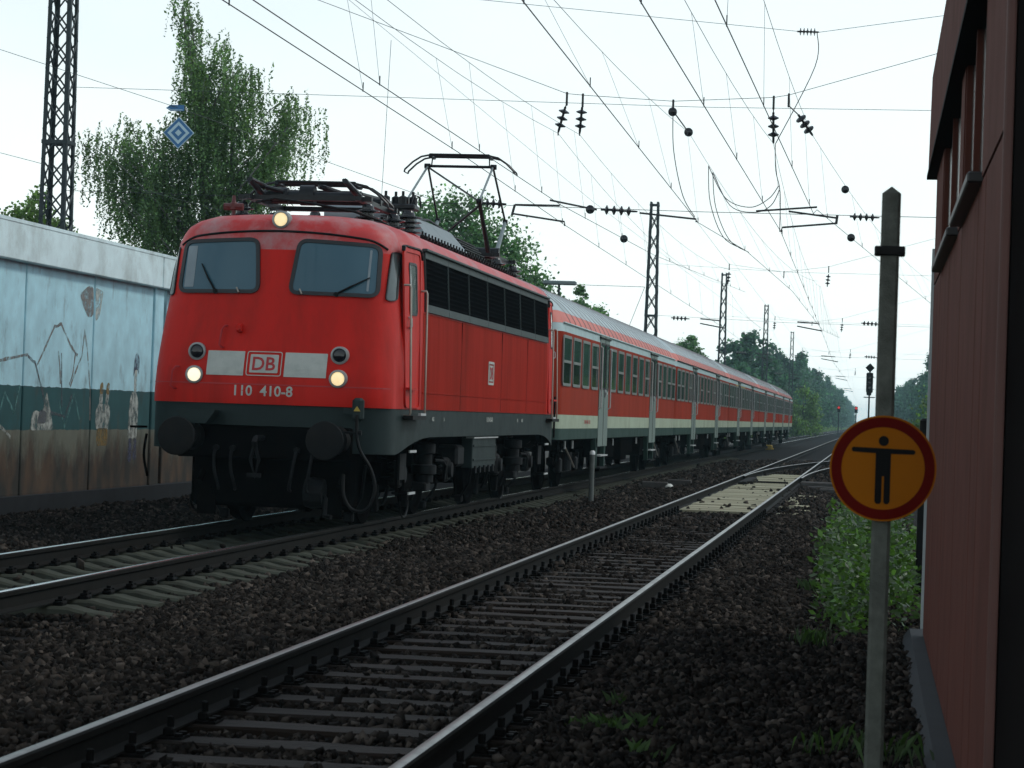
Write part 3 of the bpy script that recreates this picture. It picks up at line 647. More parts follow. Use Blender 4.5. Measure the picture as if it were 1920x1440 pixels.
mb = MB(); mb.lathe([(.17, -.08), (.19, 0), (.17, .14)], (.55, .9, .42), 'X', 12); mb.tube([(.66, .88, .42), (.72, .85, .36), (.73, .78, .16), (.82, .74, .15)], .03); mb.build('train_stop_receiver', UNDG, loco)
# bogies
def wheel_mesh(r_, m): 
    mb = MB(); mb.lathe([(.12, -.07), (.14, -.06), (r_*.80, -.045), (r_*.86, -.065), (r_, -.06), (r_+.0, .05), (r_+.03, .065), (r_+.03, .085), (r_*.86, .08), (r_*.8, .0), (.14, .03), (.12, .07)], axis='X', n=32); return mb.mesh('wheel', m, smooth=30)
LW = wheel_mesh(.625, SOOT)
for cy_ in (4.295, 12.195):
    bg_ = ob('bogie', None, loco, (0, cy_, 0))
    for s in (-1, 1):
        mb = MB(); mb.prism([(-2.3, .62), (-2.3, .78), (-1.2, .82), (-.8, .60), (.8, .60), (1.2, .82), (2.3, .78), (2.3, .62), (1.3, .60), (.8, .42), (-.8, .42), (-1.3, .60)], lambda a, b, t, s=s: (t*s, a, b), 1.0, 1.14); mb.build('bogie_frame', SOOT, bg_)
        for wy in (-1.7, 1.7):
            w_ = ob('wheel', LW, bg_, (s*.755, wy, .625)); w_.rotation_euler.z = 0 if s < 0 else math.pi
            mb = MB(); mb.box((s*1.2, wy, .63), (.16, .34, .34), bev=.04); mb.lathe([(.12, 0), (.10, .06)], (s*1.27, wy, .63), 'X', 12); mb.build('axle_box', UNDG, bg_, smooth=30)
            for k in (-.33, .33):
                mb = MB(); mb.tube([(s*1.16+.07*math.cos(t*.8), wy+k+.07*math.sin(t*.8), .55+t*.0085) for t in range(36)], .018, 5, False); mb.build('coil_spring', SOOT, bg_, smooth=60)
            mb = MB(); dr = 1 if wy > 0 else -1
            mb.tube([(s*1.0, wy+dr*.85, .75), (s*.95, wy+dr*.8, .35), (s*.78, wy+dr*.72, .08)], .022, 6); mb.box((s*.78, wy+dr*.70, .10), (.12, .10, .12), bev=.02); mb.build('sand_pipe', UNDG, bg_, smooth=40)
            mb = MB(); mb.tube([(s*1.02, wy-dr*.75, .6), (s*.9, wy-dr*.74, .22)], .025, 6); mb.box((s*.80, wy-dr*.70, .30), (.10, .08, .36), bev=.02); mb.build('brake_block', UNDG, bg_, smooth=40)
        mb = MB(); mb.lathe([(.13, .50), (.13, .60), (.17, .61), (.17, .72), (.11, .73), (.11, .86), (.15, .88), (.15, 1.0), (.08, 1.02)], (s*1.25, -.05, 0), n=16); mb.box((s*1.22, -.05, .44), (.2, .34, .12), bev=.02); mb.build('bolster_spring', UNDG, bg_, smooth=35)
        mb = MB(); mb.tube([(s*1.3, .45, .78), (s*1.3, 1.1, .76), (s*1.32, 1.2, .7), (s*1.3, 1.2, .48)], .02, 6); mb.build('air_pipe', UNDG, bg_, smooth=60)
        mb = MB(); mb.tube([(s*1.33, -1.75+.26*math.cos(t*.35), .30+.2*math.sin(t*.35)) for t in range(9, 19)], .013, 6); mb.build('hanging_cable', UNDG, bg_, smooth=60)
    mb = MB(); mb.box((0, 0, .68), (1.25, 4.2, .72), bev=.05); mb.build('bogie_light_block', SOOT, bg_)  # solid box added to close the light gaps between the wheels
    for wy in (-1.7, 1.7):
        mb = MB(); mb.tube([(-1.1, wy, .625), (1.1, wy, .625)], .09, 10); mb.build('axle', SOOT, bg_)
for s in (-1, 1):
    mb = MB(); mb.box((s*1.38, 7.9, .86), (.16, 2.1, .44), bev=.01); bx = mb.build('equipment_box', LGREY, loco)
    mb = MB(); mb.box((s*1.43, 7.9, 1.075), (.12, 2.2, .02)); mb.build('box_rim', STEPG, bx)
    for zz in (.96, .76): mb = MB(); mb.box((s*1.465, 7.9, zz), (.02, 2.0, .03)); mb.build('box_rib', LGREY, bx)
    for k in range(5): mb = MB(); mb.box((s*1.455, 7.1+k*.4, .62), (.05, .10, .10)); mb.build('box_lug', UNDG, bx)
    for yy in (6.4, 9.4): mb = MB(); mb.box((s*1.2, yy, .82), (.35, .55, .30), bev=.04); mb.build('air_tank', UNDG, loco)
mb = MB(); mb.box((0, LL/2, .95), (2.2, 8.0, .5)); mb.box((0, LL/2, .60), (1.2, 2.6, .5)); mb.build('underframe', SOOT, loco)
# roof gear
mb = MB(); mb.prism(rpoly([(-1.0, 3.60), (1.0, 3.60), (1.0, 3.74), (.9, 3.80), (-.9, 3.80), (-1.0, 3.74)], .02, 2), lambda a, b, t: (a, t, b), 4.7, 13.2); rh = mb.build('roof_hatch', REDROOF, loco)
bm_ = MB(); bm_.lathe([(.03, 0), (.03, .05), (.012, .06), (.012, .10)], n=6); bm_.box((.03, 0, .01), (.10, .05, .03)); bme = bm_.mesh('clamp', BLACK)
for k in range(34):
    for s in (-1, 1): ob('clamp', bme, rh, (s*1.01, 4.85+k*.245, 3.735))
mb = MB(); tz = [(-.86, 3.80), (.86, 3.80), (.50, 4.20), (-.50, 4.20)]
vs = [(a, 6.3 if b < 4 else 6.8, b) for a, b in tz]+[(a, 9.9, b) for a, b in tz]; mb.add(vs, [(3, 2, 1, 0), (4, 5, 6, 7)]+[(i, (i+1) % 4, 4+(i+1) % 4, 4+i) for i in range(4)]); mb.build('ventilator_hood', mat('hood_grey', (.16, .20, .205), .5, var=.15, scale=3, dirt=(.10, .12, .12), dscale=3, damt=.5), loco)
mb = MB(); tz2 = [(-.84, 3.80), (.84, 3.80), (.49, 4.18), (-.49, 4.18)]
mb.prism(tz2, lambda a, b, t: (a, t, b), 9.9, 11.9); lv = mb.build('louvre_hood', GRILLE, loco)
for k in range(6):
    zz = 3.86+k*.055; xx = .84-(zz-3.8)*.92
    for sg_ in (-1, 1): mb = MB(); mb.box((sg_*(xx+.01), 10.9, zz), (.05, 1.9, .014)); mb.build('louvre_slat', ROOFGEAR, lv)
def insulator_profile(h, r_, k):
    p = [(r_*.5, 0)]
    for i in range(k):
        a = h*(.1+.8*i/k); b = h*.8/k; p += [(r_*.5, a), (r_, a+b*.25), (r_*.98, a+b*.4), (r_*.5, a+b*.6)]
    return p+[(r_*.5, h*.9), (r_*.35, h)]
def insulator(x, y, z, h, r_, k, parent, name='insulator'):
    mb = MB(); mb.lathe(insulator_profile(h, r_, k), (x, y, z), n=18); return mb.build(name, INSUL, parent, smooth=40)
for x, y, h, r_, k, z in [(-.80, 2.3, .30, .15, 3, 3.66), (.80, 2.3, .30, .15, 3, 3.66), (-.80, 3.9, .30, .15, 3, 3.66), (.80, 3.9, .32, .16, 3, 3.66), (.72, 5.3, .42, .19, 5, 3.72), (.45, 5.6, .42, .19, 5, 3.76), (.1, 5.4, .36, .15, 4, 3.76), (-.6, 5.4, .36, .15, 4, 3.76)]:
    insulator(x, y, z, h, r_, k, loco)
mb = MB(); mb.lathe([(.2, 0), (.2, .9)], (-.5, 5.7, 4.1), 'X', 16); mb.build('air_reservoir', mat('tank_grey', (.22, .27, .29), .45, var=.1), loco, smooth=40)
mb = MB(); mb.box((.55, 5.5, 4.2), (.5, .4, .08), bev=.02)
for k in range(4): mb.lathe([(.06, 0), (.06, .12), (.02, .14), (.02, .2)], (.38+k*.12, 5.4+.1*(k % 2), 4.22), n=8)
mb.tube([(.75, 5.35, 4.22), (.80, 5.35, 4.36), (.85, 5.4, 4.34), (.87, 5.42, 4.2)], .015); mb.build('circuit_breaker', ROOFGEAR, loco, smooth=30)
mb = MB()
for s in (-1, 1):
    mb.tube([(s*.5, 4.6, 3.98), (s*.5, 8, 4.24), (s*.3, 12, 4.22)], .02)
mb.tube([(-.55, 2.0, 3.93), (-.3, 1.95, 3.98), (.2, 1.95, 3.92), (.7, 2.0, 3.84), (.98, 2.2, 3.75), (1.05, 2.5, 3.70)], .016, 6); mb.build('roof_cable', BLACK, loco, smooth=60)
def pan_head(y, z, parent, m):
    mb = MB(); prof = [(-.945, -.29), (-.935, -.25), (-.80, -.12), (-.66, -.03), (-.52, .0)]; prof = prof+[(-a, b) for a, b in reversed(prof)]
    for d in (-.17, .17):
        mb.tube([(a, y+d, z+b) for a, b in prof], .016, 6)
        mb.box((0, y+d, z+.012), (1.04, .07, .03), bev=.008)
    for s in (-1, 1):
        mb.tube([(s*.945, y-.17, z-.29), (s*.945, y+.17, z-.29)], .012, 6); mb.box((s*.5, y, z-.02), (.06, .42, .04), bev=.01)
    return mb.build('pan_head', m, parent, smooth=50)
# front pantograph, lowered
pf = ob('pantograph', None, loco, (0, 3.0, 0)); pf['label'] = 'lowered pantograph folded on the front of the roof'
pan_head(0, 4.26, pf, ROOFGEAR)
mb = MB(); mb.box((-.7, 0.1, 4.02), (.08, 1.9, .06)); mb.box((.7, .1, 4.02), (.08, 1.9, .06)); mb.box((0, -.7, 4.02), (1.7, .09, .06)); mb.box((0, .9, 4.02), (1.7, .09, .06)); mb.build('base_frame', ROOFGEAR, pf)
mb = MB(); mb.lathe([(.055, -.62), (.055, -.40), (.10, -.40), (.10, -.20), (.055, -.20), (.055, .66)], (-.1, -.35, 4.08), 'X', 14); mb.lathe([(.05, -.75), (.05, .75)], (0, .35, 4.08), 'X', 10); mb.lathe([(.13, -.1), (.13, .08)], (-.05, -.30, 4.09), 'X', 14); mb.build('spring_drum', ROOFGEAR, pf, smooth=30)
mb = MB()
for s in (-1, 1):
    mb.tube([(s*.62, -.4, 4.08), (s*.60, -1.15, 4.20)], [.045, .035], 8); mb.tube([(s*.62, .4, 4.08), (s*.60, 1.4, 4.18)], [.045, .035], 8)
    mb.tube([(s*.58, -1.15, 4.21), (s*.54, -.1, 4.16)], .022, 6); mb.tube([(s*.58, 1.4, 4.20), (s*.54, .1, 4.16)], .022, 6)
mb.tube([(-.72, -.7, 4.20), (-.35, -.45, 4.12)], .028, 8); mb.tube([(.05, -.2, 4.22), (.55, .2, 4.08)], .035, 8)
mb.build('folded_arm', ROOFGEAR, pf, smooth=40)
mb = MB(); mb.tube([(-.56, 0, 4.16), (.56, 0, 4.16)], .025, 8); mb.build('apex_tube', ROOFGEAR, pf)
# rear pantograph, raised
pr_ = ob('pantograph', None, loco, (0, 13.42, 0)); pr_['label'] = 'raised pantograph touching the contact wire'
pan_head(.04, 5.775, pr_, ROOFGEAR)
mb = MB(); mb.tube([(-.58, 0, 5.60), (.58, 0, 5.60)], .024, 8)
for s in (-1, 1): mb.tube([(s*.50, 0, 5.60), (s*.49, .02, 5.75)], .012, 6); mb.lathe([(.045, -.05), (.045, .05)], (s*.57, 0, 5.60), 'X', 8)
mb.build('apex_tube', ROOFGEAR, pr_)
ALU = mat('arm_aluminium', (.18, .22, .22), .4, metal=.3, var=.1)
for s in (-1, 1):
    for dy, m_ in ((-1.55, ALU), (1.3, ROOFGEAR)):
        kz = 4.88 if dy < 0 else 4.78
        mb = MB(); mb.tube([(s*.56, 0, 5.60), (s*.60, dy, kz)], .019, 6); mb.build('upper_arm', m_, pr_)
        mb = MB(); mb.tube([(s*.60, dy, kz), (s*.58, -.30 if dy < 0 else .45, 4.12)], [.032, .042], 8); mb.build('lower_arm', ROOFGEAR if dy < 0 else ALU, pr_)
        mb = MB(); mb.lathe([(.045, -.04), (.045, .04)], (s*.6, dy, kz), 'X', 10); mb.build('knee_joint', ROOFGEAR, pr_)
mb = MB(); mb.tube([(-.54, -.03, 5.57), (.56, -1.52, 4.90)], .018, 6); mb.build('diagonal_brace', ROOFGEAR, pr_)
mb = MB(); mb.tube([(.58, -1.5, 4.80), (-.50, -.35, 4.14)], .024, 6); mb.build('diagonal_brace', ROOFGEAR, pr_)
mb = MB(); mb.box((-.7, 0.1, 4.06), (.08, 1.9, .06)); mb.box((.7, .1, 4.06), (.08, 1.9, .06)); mb.box((0, -.8, 4.06), (1.7, .09, .06)); mb.box((0, 1.0, 4.06), (1.7, .09, .06)); mb.build('base_frame', ROOFGEAR, pr_)
mb = MB(); mb.lathe([(.10, -.7), (.10, -.35), (.15, -.35), (.15, -.05), (.10, -.05), (.10, .7)], (0, .1, 4.14), 'X', 14); mb.build('spring_drum', ROOFGEAR, pr_, smooth=30)
for x in (-.8, .8):
    for y in (-.8, 1.0): insulator(x, y, 3.68, .32, .16, 3, pr_)
mb = MB(); mb.lathe([(.09, 0), (.09, .08), (.05, .10), (.05, .26), (.10, .28), (.04, .34)], (.75, 14.9, 3.62), n=12); mb.build('roof_horn', BLACK, loco)

# ================================================================ COACHES
CL = 26.4
def cprof(z): return float(np.interp(z, [.98, 2.98, 3.14, 3.25, 3.37, 3.55, 3.72, 3.87, 3.97, 4.03, 4.05], [1.41, 1.41, 1.395, 1.345, 1.27, 1.10, .88, .62, .40, .2, .02]))
def cend(z): return float(np.interp(z, [.98, 2.98, 3.14, 3.37, 3.72, 3.97, 4.05], [.20, .20, .25, .42, .95, 1.6, 2.0]))
def cloop(z):
    w = cprof(z); e = cend(z); r_ = min(.32, w*.9); n = 6; pts = []
    for k in range(n+1): a = math.pi/2*k/n; pts.append((w-r_+r_*math.sin(a), e+r_-r_*math.cos(a)))
    right = pts+[(w, y) for y in (4, 8, 13.2, 18.4, 22.4)]+[(x, CL-y) for x, y in reversed(pts)]
    return right+[(-x, y) for x, y in reversed(right)]
def cshell(name, zs, m, parent):
    mb = MB()
    for z in zs: mb.v += [(x, y, z) for x, y in cloop(z)]
    N = len(cloop(1))
    for i in range(len(zs)-1): mb.f += [(i*N+k, i*N+(k+1) % N, (i+1)*N+(k+1) % N, (i+1)*N+k) for k in range(N)]
    return mb.build(name, m, parent, smooth=30)
CW = wheel_mesh(.475, SOOT)
cmap = lambda y, z, off=0: (1.41+off, y, z)
def win_frame(w, h):
    out = rect(-w/2, 0, w/2, h, .10, 4); mb = MB(); mb.ring(out, inset(out, .055), lambda a, b, off: (off, a, b), .02, .024); return mb.mesh('window', CFRAME, smooth=40)
def win_pane(w, z0, z1, m):
    mb = MB(); mb.patch(rect(-w/2+.05, z0, w/2-.05, z1, .05, 3), lambda a, b, off: (off, a, b), .006, 1); return mb.mesh('pane', m)
WF = win_frame(1.2, .94); WP = win_pane(1.2, .045, .895, CGLASS); WPU = win_pane(1.2, .47, .895, CGLASS); WPL = win_pane(1.2, .045, .44, CGLASSD)
mb = MB(); mb.box((.014, 0, .455), (.02, 1.1, .05)); WBAR = mb.mesh('transom', CFRAME)
mb = MB(); mb.box((0, 0, 0), (.02, .86, 2.34), bev=.008); DLEAF = mb.mesh('door_leaf', CDOOR)
out = rect(-.36, 0, .36, .98, .09, 4); mb = MB(); mb.ring(out, inset(out, .04), lambda a, b, off: (off, a, b), .012, .014); DWF = mb.mesh('door_window', RUBBER)
mb = MB(); mb.patch(inset(out, .035), lambda a, b, off: (off, a, b), .005, 1); DWP = mb.mesh('pane', CGLASS)
mb = MB(); mb.box((0, 0, 0), (.05, .05, .16), bev=.01); mb.box((.03, 0, 0), (.03, .12, .05)); DH = mb.mesh('handle', STEPG)
mb = MB(); mb.tube([(0, 0, -.65), (.05, 0, -.62), (.05, 0, .62), (0, 0, .65)], .014, 6); DR = mb.mesh('grab_rail', STEPG)
mb = MB(); mb.box((0, 0, 0), (.02, .025, 2.3)); DS = mb.mesh('door_gap', RUBBER)
mb = MB()
rp_ = [(cprof(z)+.006, z) for z in (3.16, 3.25, 3.37, 3.55, 3.72, 3.87, 3.97, 4.03)]
mb.tube([(x, 0, z) for x, z in rp_]+[(0, 0, 4.062)]+[(-x, 0, z) for x, z in reversed(rp_)], .006, 4); RSEAM = mb.mesh('roof_seam', mat('roof_seam', (.27, .25, .25), .6, var=.2))
def make_coach(idx):
    names = ['first red coach behind the locomotive with cream waist stripe', 'second red coach of the train counted from the locomotive', 'third red coach of the train, yellow stripe over some windows', 'fourth red coach of the train counted from the locomotive', 'last red coach at the tail of the train beside the trees']
    c = thing('passenger_coach', names[idx], 'coach', (X2, 43.36+CL*idx, 0), 0, 'coaches of the train')
    cshell('lower_skirt', [.985, 1.06, 1.19], CGREY, c); cshell('cream_stripe', [1.192, 1.3, 1.448], CCREAM, c)
    cshell('body', [1.45, 1.8, 2.2, 2.6, 2.98], CRED, c); cshell('cornice', [2.982, 3.05, 3.138], CGUT, c)
    mb = MB(); mb.box((0, CL/2, .97), (2.7, CL-.6, .03)); mb.build('floor', SOOT, c)
    cshell('roof_flank', [3.14, 3.2, 3.25, 3.31, 3.37], CROOFR, c); cshell('roof', [3.372, 3.46, 3.55, 3.64, 3.72, 3.8, 3.87, 3.93, 3.97, 4.0, 4.03, 4.05], CROOF, c)
    mb = MB(); mb.box((1.405, CL/2, 3.145), (.05, CL-1.0, .03), bev=.008); mb.build('gutter', CGUT if idx == 0 else BLACK, c)
    for k in range(28): ob('roof_seam', RSEAM, c, (0, 1.6+k*.86, 0))
    ws = [(.42, 1), (1.90, 1), (3.42, 0), (4.98, 1)]+[(8.52+k*1.615, k % 2) for k in range(6)]
    ws += [(CL-1.2-a, b) for a, b in ws[:4]]
    for a, b in ws:
        w = ob('window', WF, c, (1.41, a+.6, 1.98))
        if b: ob('pane', WPU, w); ob('pane', WPL, w); ob('transom', WBAR, w)
        else: ob('pane', WP, w)
    for dy in (7.36, CL-7.36):
        d = ob('door', None, c, (1.41, dy, 0)); d['label'] = 'grey green folding double door'
        for s in (-1, 1):
            lf = ob('door_leaf', DLEAF, d, (.006, s*.44, 1.98)); ob('door_window', DWF, d, (.018, s*.43, 2.0)); ob('pane', DWP, d, (.018, s*.43, 2.0))
            ob('grab_rail', DR, d, (.01, s*.86, 2.25))
        ob('door_gap', DS, d, (.012, 0, 1.98)); ob('handle', DH, d, (.03, .08, 1.93))
        for s in (-1, 1):
            mb = MB(); mb.prism([(s*.90, .99), (s*1.02, .99), (s*.80, .36), (s*.70, .36), (s*.62, .8)], lambda a, b, t: (t, a, b), -.12, -.02); mb.build('step_cheek', CGREY, d)
        mb = MB(); mb.box((-.12, 0, .62), (.02, 1.3, .7)); mb.build('step_well', SOOT, d)
        for zz in (.62, .36):
            mb = MB(); mb.box((-.05, 0, zz), (.22, 1.35, .03)); mb.build('footstep', STEPG if zz > .5 else UNDG, d)
        mb = MB(); mb.box((.01, 0, 3.08), (.05, 1.9, .03)); mb.build('door_drip_rail', BLACK, d)
    if idx in (2,): mb = MB(); mb.box((1.413, 8.5, 2.95), (.01, 7.5, .05)); mb.build('class_stripe', YEL, c)
    if idx == 0:
        lettering('50 80 22', 4.6, 1.32, 1.0, .07, cmap, .006, RLET, c, 'coach_number')
        mb = MB(); mb.box((1.30, .30, 1.40), (.05, .05, .75)); mb.build('end_handrail', BLACK, c)
    mb = MB(); mb.prism(rpoly([(-.65, 1.0), (.65, 1.0), (.65, 2.95), (.4, 3.2), (-.4, 3.2), (-.65, 2.95)], .1, 2), lambda a, b, t: (a, t, b), -.15, .25); mb.build('gangway_bellows', RUBBER, c)
    for s in (-1, 1):
        mb = MB(); mb.lathe([(.001, 0), (.22, .02), (.22, .05), (.07, .07), (.07, .25)], (s*.875, .02, 1.05), 'Y', 16); mb.build('buffer', BLACK, c)
    for by in (3.7, CL-3.7):
        b_ = ob('bogie', None, c, (0, by, 0))
        for s in (-1, 1):
            mb = MB(); mb.prism([(-1.9, .50), (-1.9, .62), (-.9, .66), (-.6, .48), (.6, .48), (.9, .66), (1.9, .62), (1.9, .50), (.7, .34), (-.7, .34)], lambda a, b, t, s=s: (t*s, a, b), .98, 1.10); mb.build('bogie_frame', SOOT, b_)
            for wy in (-1.25, 1.25):
                w_ = ob('wheel', CW, b_, (s*.755, wy, .475)); w_.rotation_euler.z = 0 if s < 0 else math.pi
                mb = MB(); mb.box((s*1.12, wy, .475), (.14, .28, .28), bev=.03); mb.build('axle_box', UNDG, b_)
                for k in (-.32, .32): mb = MB(); mb.lathe([(.09, .48), (.09, .70)], (s*1.1, wy+k, 0), n=10); mb.build('coil_spring', SOOT, b_)
            mb = MB(); mb.lathe([(.13, .36), (.13, .72)], (s*1.1, 0, 0), n=12); mb.build('bolster_spring', UNDG, b_)
            mb = MB(); mb.tube([(s*1.2, -1.0, .86), (s*1.22, .5, .42)], .02, 5); mb.build('damper_rod', STEEL, b_)
    mb = MB()
    for y_, l_, h_, x_ in ((10.0, 1.6, .42, 1.05), (12.6, 1.2, .5, 1.1), (14.6, 2.0, .38, 1.0), (17.0, .8, .45, 1.1)): mb.box((x_, y_, .95-h_/2), (.5, l_, h_), bev=.02)
    mb.box((0, CL/2, .84), (1.6, CL-3, .22)); mb.tube([(1.15, 9.2, .9), (1.15, 9.2, .35)], .02); mb.build('underframe_gear', SOOT, c)
    for y_ in (2.0, 3.2, 10.6, 16.1): mb = MB(); mb.tube([(1.3, y_, .98), (1.3, y_, .80)], .02, 6); mb.build('drain_pipe', STEPG, c)
    return c
coaches = [make_coach(i) for i in range(5)]

# ================================================================ WALL ON THE LEFT
wl = thing('painted_wall', 'pale blue panelled concrete wall with teal band, graffiti and white parapet', 'wall', (0, 0, 0))
WX = -12.12; js = [24.0, 27.1, 30.23, 33.33, 36.43, 39.57]
for i in range(len(js)-1):
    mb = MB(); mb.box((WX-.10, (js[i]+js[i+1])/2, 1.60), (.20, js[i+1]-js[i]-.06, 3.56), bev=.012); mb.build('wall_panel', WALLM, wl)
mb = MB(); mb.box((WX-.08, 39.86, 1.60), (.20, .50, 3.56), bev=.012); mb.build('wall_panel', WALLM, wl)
y = 40.6
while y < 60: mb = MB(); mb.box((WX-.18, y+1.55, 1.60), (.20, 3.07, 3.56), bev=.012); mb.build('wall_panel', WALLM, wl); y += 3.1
mb = MB(); mb.box((WX-.32, 42, 1.5), (.2, 36, 3.4)); mb.build('wall_core', SHEDD, wl)
mb = MB(); mb.box((WX-.04, 42, -.17), (.30, 36, .36)); mb.build('wall_footing', PLINTH, wl)
fj = [24, 31.0, 39.62, 47, 54, 61]
for i in range(len(fj)-1):
    mb = MB(); mb.box((WX-.03, (fj[i]+fj[i+1])/2, 3.655), (.34, fj[i+1]-fj[i]-.05, .58), bev=.015); mb.build('parapet_panel', FASCIA, wl)
mb = MB(); mb.box((WX-.2, 42.5, 3.92), (.7, 37, .05)); mb.build('coping', FASCIA, wl)
wmap = lambda y, z, off=0: (WX+.002+off, y, z)
def stroke(pts, w, m, name='graffiti_stroke'):
    mb = MB(); n = len(pts); P = [Vector(p) for p in pts]; vs = []
    for i, p in enumerate(P):
        d = (P[min(i+1, n-1)]-P[max(i-1, 0)]).normalized(); nn = Vector((-d.y, d.x))*w/2*random.uniform(.7, 1.2)
        vs += [wmap(*(p+nn), .001), wmap(*(p-nn), .001)]
    mb.add(vs, [(2*i, 2*i+2, 2*i+3, 2*i+1) for i in range(n-1)]); return mb.build(name, m, wl)
def worn(mt, amt=.5):
    t = mt.node_tree; N = t.nodes; L = t.links.new; g = N.new('ShaderNodeNewGeometry'); n = N.new('ShaderNodeTexNoise'); n.inputs['Scale'].default_value = 7; n.inputs['Detail'].default_value = 7; n.inputs['Roughness'].default_value = .7; L(g.outputs['Position'], n.inputs['Vector'])
    r_ = N.new('ShaderNodeMapRange'); r_.inputs[1].default_value = amt-.12; r_.inputs[2].default_value = amt+.12; r_.inputs[3].default_value = .1; r_.inputs[4].default_value = .9; L(n.outputs[0], r_.inputs[0])
    tr = N.new('ShaderNodeBsdfTransparent'); ms = N.new('ShaderNodeMixShader'); L(r_.outputs[0], ms.inputs[0]); L(tr.outputs[0], ms.inputs[1]); L(N['Principled BSDF'].outputs[0], ms.inputs[2]); L(ms.outputs[0], N['Material Output'].inputs[0]); return mt
GD = mat('spray_dark', (.10, .115, .13), .8, var=.35, scale=9); GB = mat('spray_brown', (.22, .20, .18), .8, var=.4, scale=9); GW = mat('spray_white', (.42, .46, .42), .8, var=.4, scale=7)
GY = mat('spray_ochre', (.25, .17, .05), .8, var=.4, scale=8); GP = mat('spray_lilac', (.07, .08, .13), .8, var=.2, scale=8); GT = mat('spray_mint', (.10, .26, .25), .8, var=.3, scale=6)
for q_ in (GD, GB, GW, GY, GP, GT): worn(q_, .47)
S_ = [([(33.5, 2.02), (33.8, 1.95), (34.1, 1.6), (34.5, 1.05)], GD), ([(31.95, 1.86), (32.6, 1.97), (33.5, 2.05)], GB), ([(33.9, 1.9), (34.6, 2.5), (34.9, 2.55), (35.35, 2.25), (35.7, 2.1)], GB), ([(34.8, 2.15), (34.9, 1.9), (34.95, 1.65)], GB), ([(34.95, 2.12), (35.0, 1.7), (35.05, 1.3)], GD),
      ([(35.6, 2.15), (35.5, 1.8), (35.35, 1.65)], GB), ([(35.4, 1.62), (35.9, 2.1), (36.0, 2.5), (36.15, 2.2), (36.35, 1.6), (36.4, 1.1)], GB), ([(34.3, 1.3), (34.7, 1.2), (35.2, 1.15), (35.5, 1.5)], GD), ([(32.3, 1.0), (32.6, 1.5), (33.0, 1.2), (33.2, 1.6)], GT), ([(34.9, 1.4), (35.2, 1.0), (35.6, 1.5), (35.9, 1.1)], GT), ([(31.9, 1.25), (32.2, 1.1), (32.9, .85)], GW)]
for p, m_ in S_:
    q = []
    for i in range(len(p)-1):
        for k in range(4): t = k/4; q.append((p[i][0]*(1-t)+p[i+1][0]*t, p[i][1]*(1-t)+p[i+1][1]*t+random.uniform(-.01, .01)))
    stroke(q+[p[-1]], .05, m_)
def blob(pts, m, name, off=.0015): mb = MB(); mb.patch(rpoly(pts, .08, 4), wmap, off, 1); return mb.build(name, m, wl)
# painted figures
blob([(33.7, .95), (34.7, .95), (34.6, 1.15), (34.35, 1.55), (34.2, 1.2), (33.9, 1.25), (33.75, 1.2)], GW, 'painted_figure')
blob([(33.95, 1.05), (34.35, 1.05), (34.4, 1.22), (34.1, 1.27)], GD, 'painted_face', .0025)
blob([(36.7, .96), (37.35, .96), (37.4, 1.30), (37.2, 1.40), (37.05, 1.35), (36.85, 1.40), (36.65, 1.25)], GW, 'painted_figure')
blob([(36.82, 1.36), (37.0, 1.36), (37.0, 1.62), (36.84, 1.62)], GW, 'painted_arm'); blob([(37.12, 1.36), (37.28, 1.36), (37.34, 1.62), (37.18, 1.62)], GW, 'painted_arm')
blob([(36.82, 1.52), (37.02, 1.52), (37.0, 1.72), (36.86, 1.70)], GY, 'painted_hair', .0025); blob([(37.15, 1.52), (37.36, 1.52), (37.32, 1.72), (37.18, 1.70)], GY, 'painted_hair', .0025)
blob([(36.75, .70), (37.3, .70), (37.3, .98), (36.75, .98)], GY, 'painted_skirt'); blob([(38.35, .80), (38.85, .80), (38.9, 1.40), (38.75, 1.58), (38.5, 1.58), (38.4, 1.4)], GW, 'painted_figure')
blob([(38.62, 1.56), (38.76, 1.56), (38.78, 2.0), (38.62, 2.0)], GW, 'painted_neck'); blob([(38.55, 1.80), (38.62, 1.95), (38.80, 1.95), (38.86, 1.85), (38.88, 2.15), (38.75, 2.25), (38.6, 2.18)], GP, 'painted_hair', .0025)
blob([(38.4, .42), (38.6, .42), (38.62, .82), (38.42, .82)], GP, 'painted_leg'); blob([(38.68, .45), (38.86, .45), (38.84, .82), (38.66, .82)], GP, 'painted_leg')
blob([(35.7, 3.05), (36.1, 3.2), (36.35, 3.2), (36.4, 2.75), (36.15, 2.70), (35.9, 2.85)], GB, 'paint_stain'); blob([(36.45, 3.2), (36.85, 3.15), (36.7, 2.75), (36.5, 2.65)], GW, 'paint_stain')

